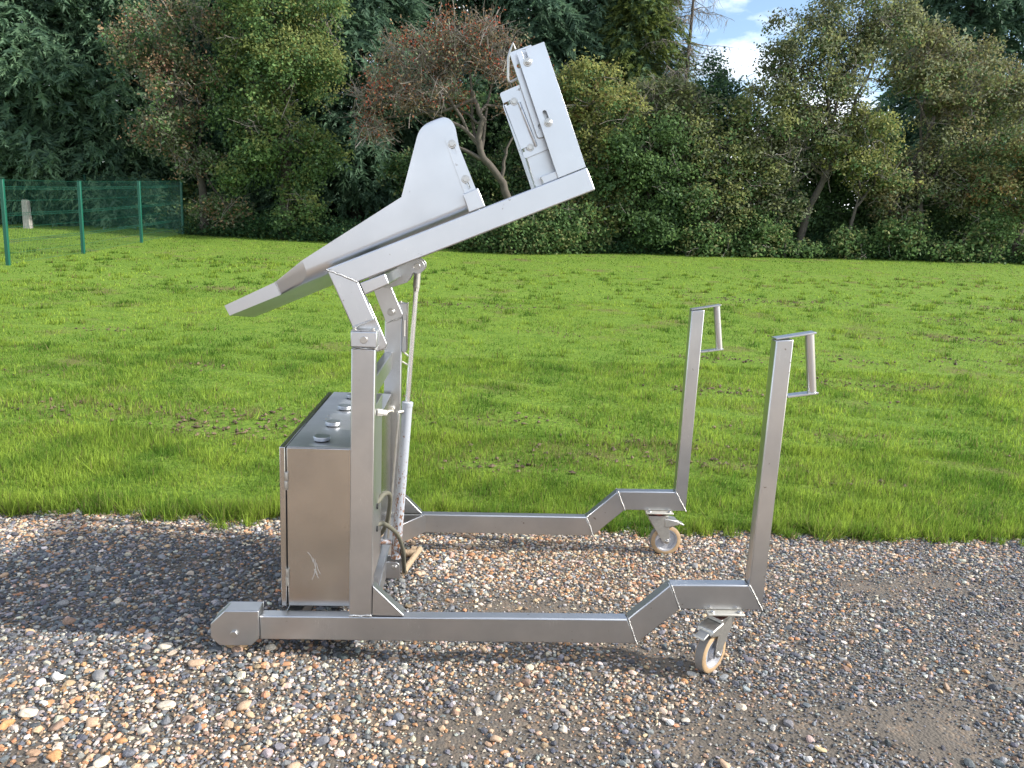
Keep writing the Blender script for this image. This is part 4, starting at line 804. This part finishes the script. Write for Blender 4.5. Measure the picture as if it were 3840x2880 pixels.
hedge('hedge_shrub', 'dark shrub under the chute left of the gnarled hawthorn', (-1.4, 26.6), [(-1.2, 26.6, 1.9, 1.1, .9, .9), (-.2, 26.6, 2.9, 1.2, .9, 1.1), (-1.9, 26.9, 3.4, 1.1, .9, .9)], [G3, G1, OL], [.55, .35, .1], 1200, 23, 60, .2, None, cat='shrub')
hedge('bramble_bush', 'bramble thicket behind the mesh fence by its far end', (-10.6, 29.2), [(-10.4, 29.0, 1.8, 1.3, .8, .9), (-11.8, 29.2, 1.9, 1.3, .8, 1.0), (-9.0, 28.2, 1.7, 1.0, .7, .7)], [G1, G2, OL], [.4, .4, .2], 1500, 24, 20, .08, None, cat='bush')
hedge('bramble_bush', 'bramble thicket right of the concrete stump post', (-14.4, 29.4), [(-13.4, 29.4, 1.9, 1.2, .8, 1.0), (-15.4, 29.5, 1.8, 1.4, .8, .9), (-17.3, 29.8, 1.8, 1.2, .8, .9)], [G1, G3, G2], [.4, .3, .3], 1400, 25, 20, .08, None, cat='bush')
hedge('hedge_shrub', 'leafy green shrub hiding the foot of the gnarled hawthorn trunk', (1.6, 24.6), [(1.3, 24.5, 1.4, .9, .6, .8), (2.4, 24.6, 1.5, .9, .6, .9), (.3, 24.7, 1.3, .8, .6, .6), (3.4, 24.9, 1.6, 1.0, .6, .9)], [G1, G2, OL], [.5, .3, .2], 1300, 26, 20, .08, None, cat='shrub')
hedge('hedge_shrub', 'low green shrub in front of the right-hand leaning trunks', (10.3, 25.2), [(9.4, 25.2, 1.7, 1.1, .6, .9), (11.0, 25.3, 1.3, .7, .6, .45), (12.6, 25.3, 1.5, .8, .6, .7), (14.2, 25.2, 1.9, .9, .6, .9), (7.6, 25.1, 1.5, 1.1, .6, .7)], [G1, G2, OL], [.5, .3, .2], 1500, 27, 20, .08, None, cat='shrub')
hedge('hedge_shrub', 'low green shrub at the foot of the hedge near the right edge', (17.2, 25.0), [(15.6, 25.2, 1.5, .7, .6, .5), (17.1, 25.1, 2.1, .9, .6, 1.1), (19.0, 25.0, 1.7, 1.1, .6, .6)], [G1, G2, OL], [.5, .3, .2], 800, 28, 20, .08, None, cat='shrub')
# darker trees standing further back, closing the hedge
hedge('background_tree', 'shaded green tree filling the back of the hedge right of the mast', (5.5, 29.5), [(4.2, 29.5, 5.2, 1.6, 1, 1.5), (6.2, 29.5, 4.6, 1.6, 1, 1.7), (5.2, 29.5, 2.6, 1.9, 1, 1.6), (3.0, 29.6, 3.0, 1.6, 1, 1.8)], [G3, G1], [.6, .4], 1300, 31, 10, .02, None, L=.17, m=8)
hedge('background_tree', 'shaded green tree closing the hedge under the open sky', (9.0, 29.5), [(8.2, 29.5, 4.6, 1.7, 1, 1.7), (10.0, 29.5, 5.0, 1.6, 1, 1.7), (9.0, 29.5, 2.6, 2.0, 1, 1.6), (11.2, 29.6, 3.4, 1.6, 1, 1.8)], [G3, G1], [.6, .4], 1500, 32, 10, .02, None, L=.17, m=8)
hedge('background_tree', 'shaded green tree behind the two leaning trunks', (13.4, 29.5), [(12.6, 29.5, 3.4, 1.7, 1, 1.7), (14.6, 29.5, 3.2, 1.6, 1, 1.6), (13.4, 29.5, 5.0, 1.3, 1, 1.0), (12.0, 29.4, 5.6, 1.2, 1, 1.3)], [G3, G1], [.6, .4], 1300, 33, 10, .03, None, L=.17, m=8)
hedge('background_tree', 'shaded green tree behind the right edge of the hedge', (18.0, 29.5), [(16.8, 29.5, 3.2, 1.6, 1, 1.5), (18.8, 29.5, 3.6, 1.7, 1, 1.8), (20.8, 29.5, 4.2, 1.6, 1, 2.0), (19.8, 29.6, 6.6, 1.4, 1, 1.4)], [G3, G1, OL], [.5, .4, .1], 1400, 34, 10, .05, None, L=.17, m=8)
hedge('background_tree', 'shaded green tree closing the gap behind the gnarled hawthorn', (0.0, 29.0), [(-1.2, 29, 2.8, 1.5, 1, 1.4), (.8, 29, 3.0, 1.6, 1, 1.7), (2.0, 29.2, 5.4, 1.5, 1, 1.6), (-.2, 29.2, 5.6, 1.5, 1, 1.4)], [G3, G1], [.7, .3], 1200, 35, 10, .06, None, L=.17, m=8)
# bare larch against the sky
rs_ = np.random.RandomState(8); z = float(gz(np.array(8.0), np.array(31.0))); lr = tag(empty('larch_tree', (8.0, 31.0, z)), 'bare twiggy larch against the open sky beside the yellow-green conifer', 'tree', 'trees and shrubs along the far side of the lawn')
MB().tube(wander((8.0, 31, z), (8.1, 31, 13), 8, .03, rs_), taper(.13, .03, 8), 8).build('trunk', M['bark'], lr, 0, 60)
mb = MB()
for i in range(95):
    h = rs_.uniform(6.5, 13); a = rs_.uniform(0, 6.283); l = rs_.uniform(.8, 2.1); e = np.array((8.05+math.cos(a)*l, 31+math.sin(a)*l, h-rs_.uniform(-.1, .5))); pl = wander((8.05, 31, h), e, 5, .05, rs_); mb.tube(pl, taper(.02, .007, 5), 3, False)
    for q in pl[1:]:
        for _ in range(3): mb.tube(wander(q, np.array(q)+np.array((rs_.normal(0, .2), rs_.normal(0, .2), -rs_.uniform(.15, .55))), 2, .03, rs_), [.006, .006, .004], 3, False)
tag(mb.build('twigs', M['twig'], lr, 0, 0), kind='stuff')
# nettles and ground cover along the foot of the hedge
rs_ = np.random.RandomState(9); n = 9000; x = rs_.uniform(-9.5, 21, n); y0 = np.interp(x, [-9.5, -6, 0, 2, 12, 20], [26.2, 25.7, 25.0, 24.8, 25.2, 24.8]); y = y0+rs_.rand(n)**1.3*2.0; h = rs_.rand(n)*(.42+.22*wob(x, y, 1.3, 81)+.22*np.clip(y-y0, 0, 1.5))
P = np.stack([x, y, gz(x, y)+h], 1); m = 7; Q = np.repeat(P, m, 0)+rs_.normal(0, .09, (n*m, 3)); nm = unit(rs_.normal(0, .6, (n*m, 3))+np.array((0, -.2, .8))); d = unit(np.cross(nm, rs_.normal(0, 1, (n*m, 3))))
l = .10*rs_.uniform(.6, 1.3, n*m); lq = leaf_quads(Q, d, np.cross(nm, d), l, l*.6, np.repeat(pick_cols(n, [(.045, .10, .045), (.06, .125, .045), (.08, .12, .04)], [.5, .3, .2], rs_), m, 0)*rs_.uniform(.7, 1.3, (n*m, 1)))
tag(link('undergrowth', np_mesh('undergrowth', *lq, False), M['leaf']), 'low nettles and ground cover along the foot of the hedge', 'undergrowth', kind='stuff')
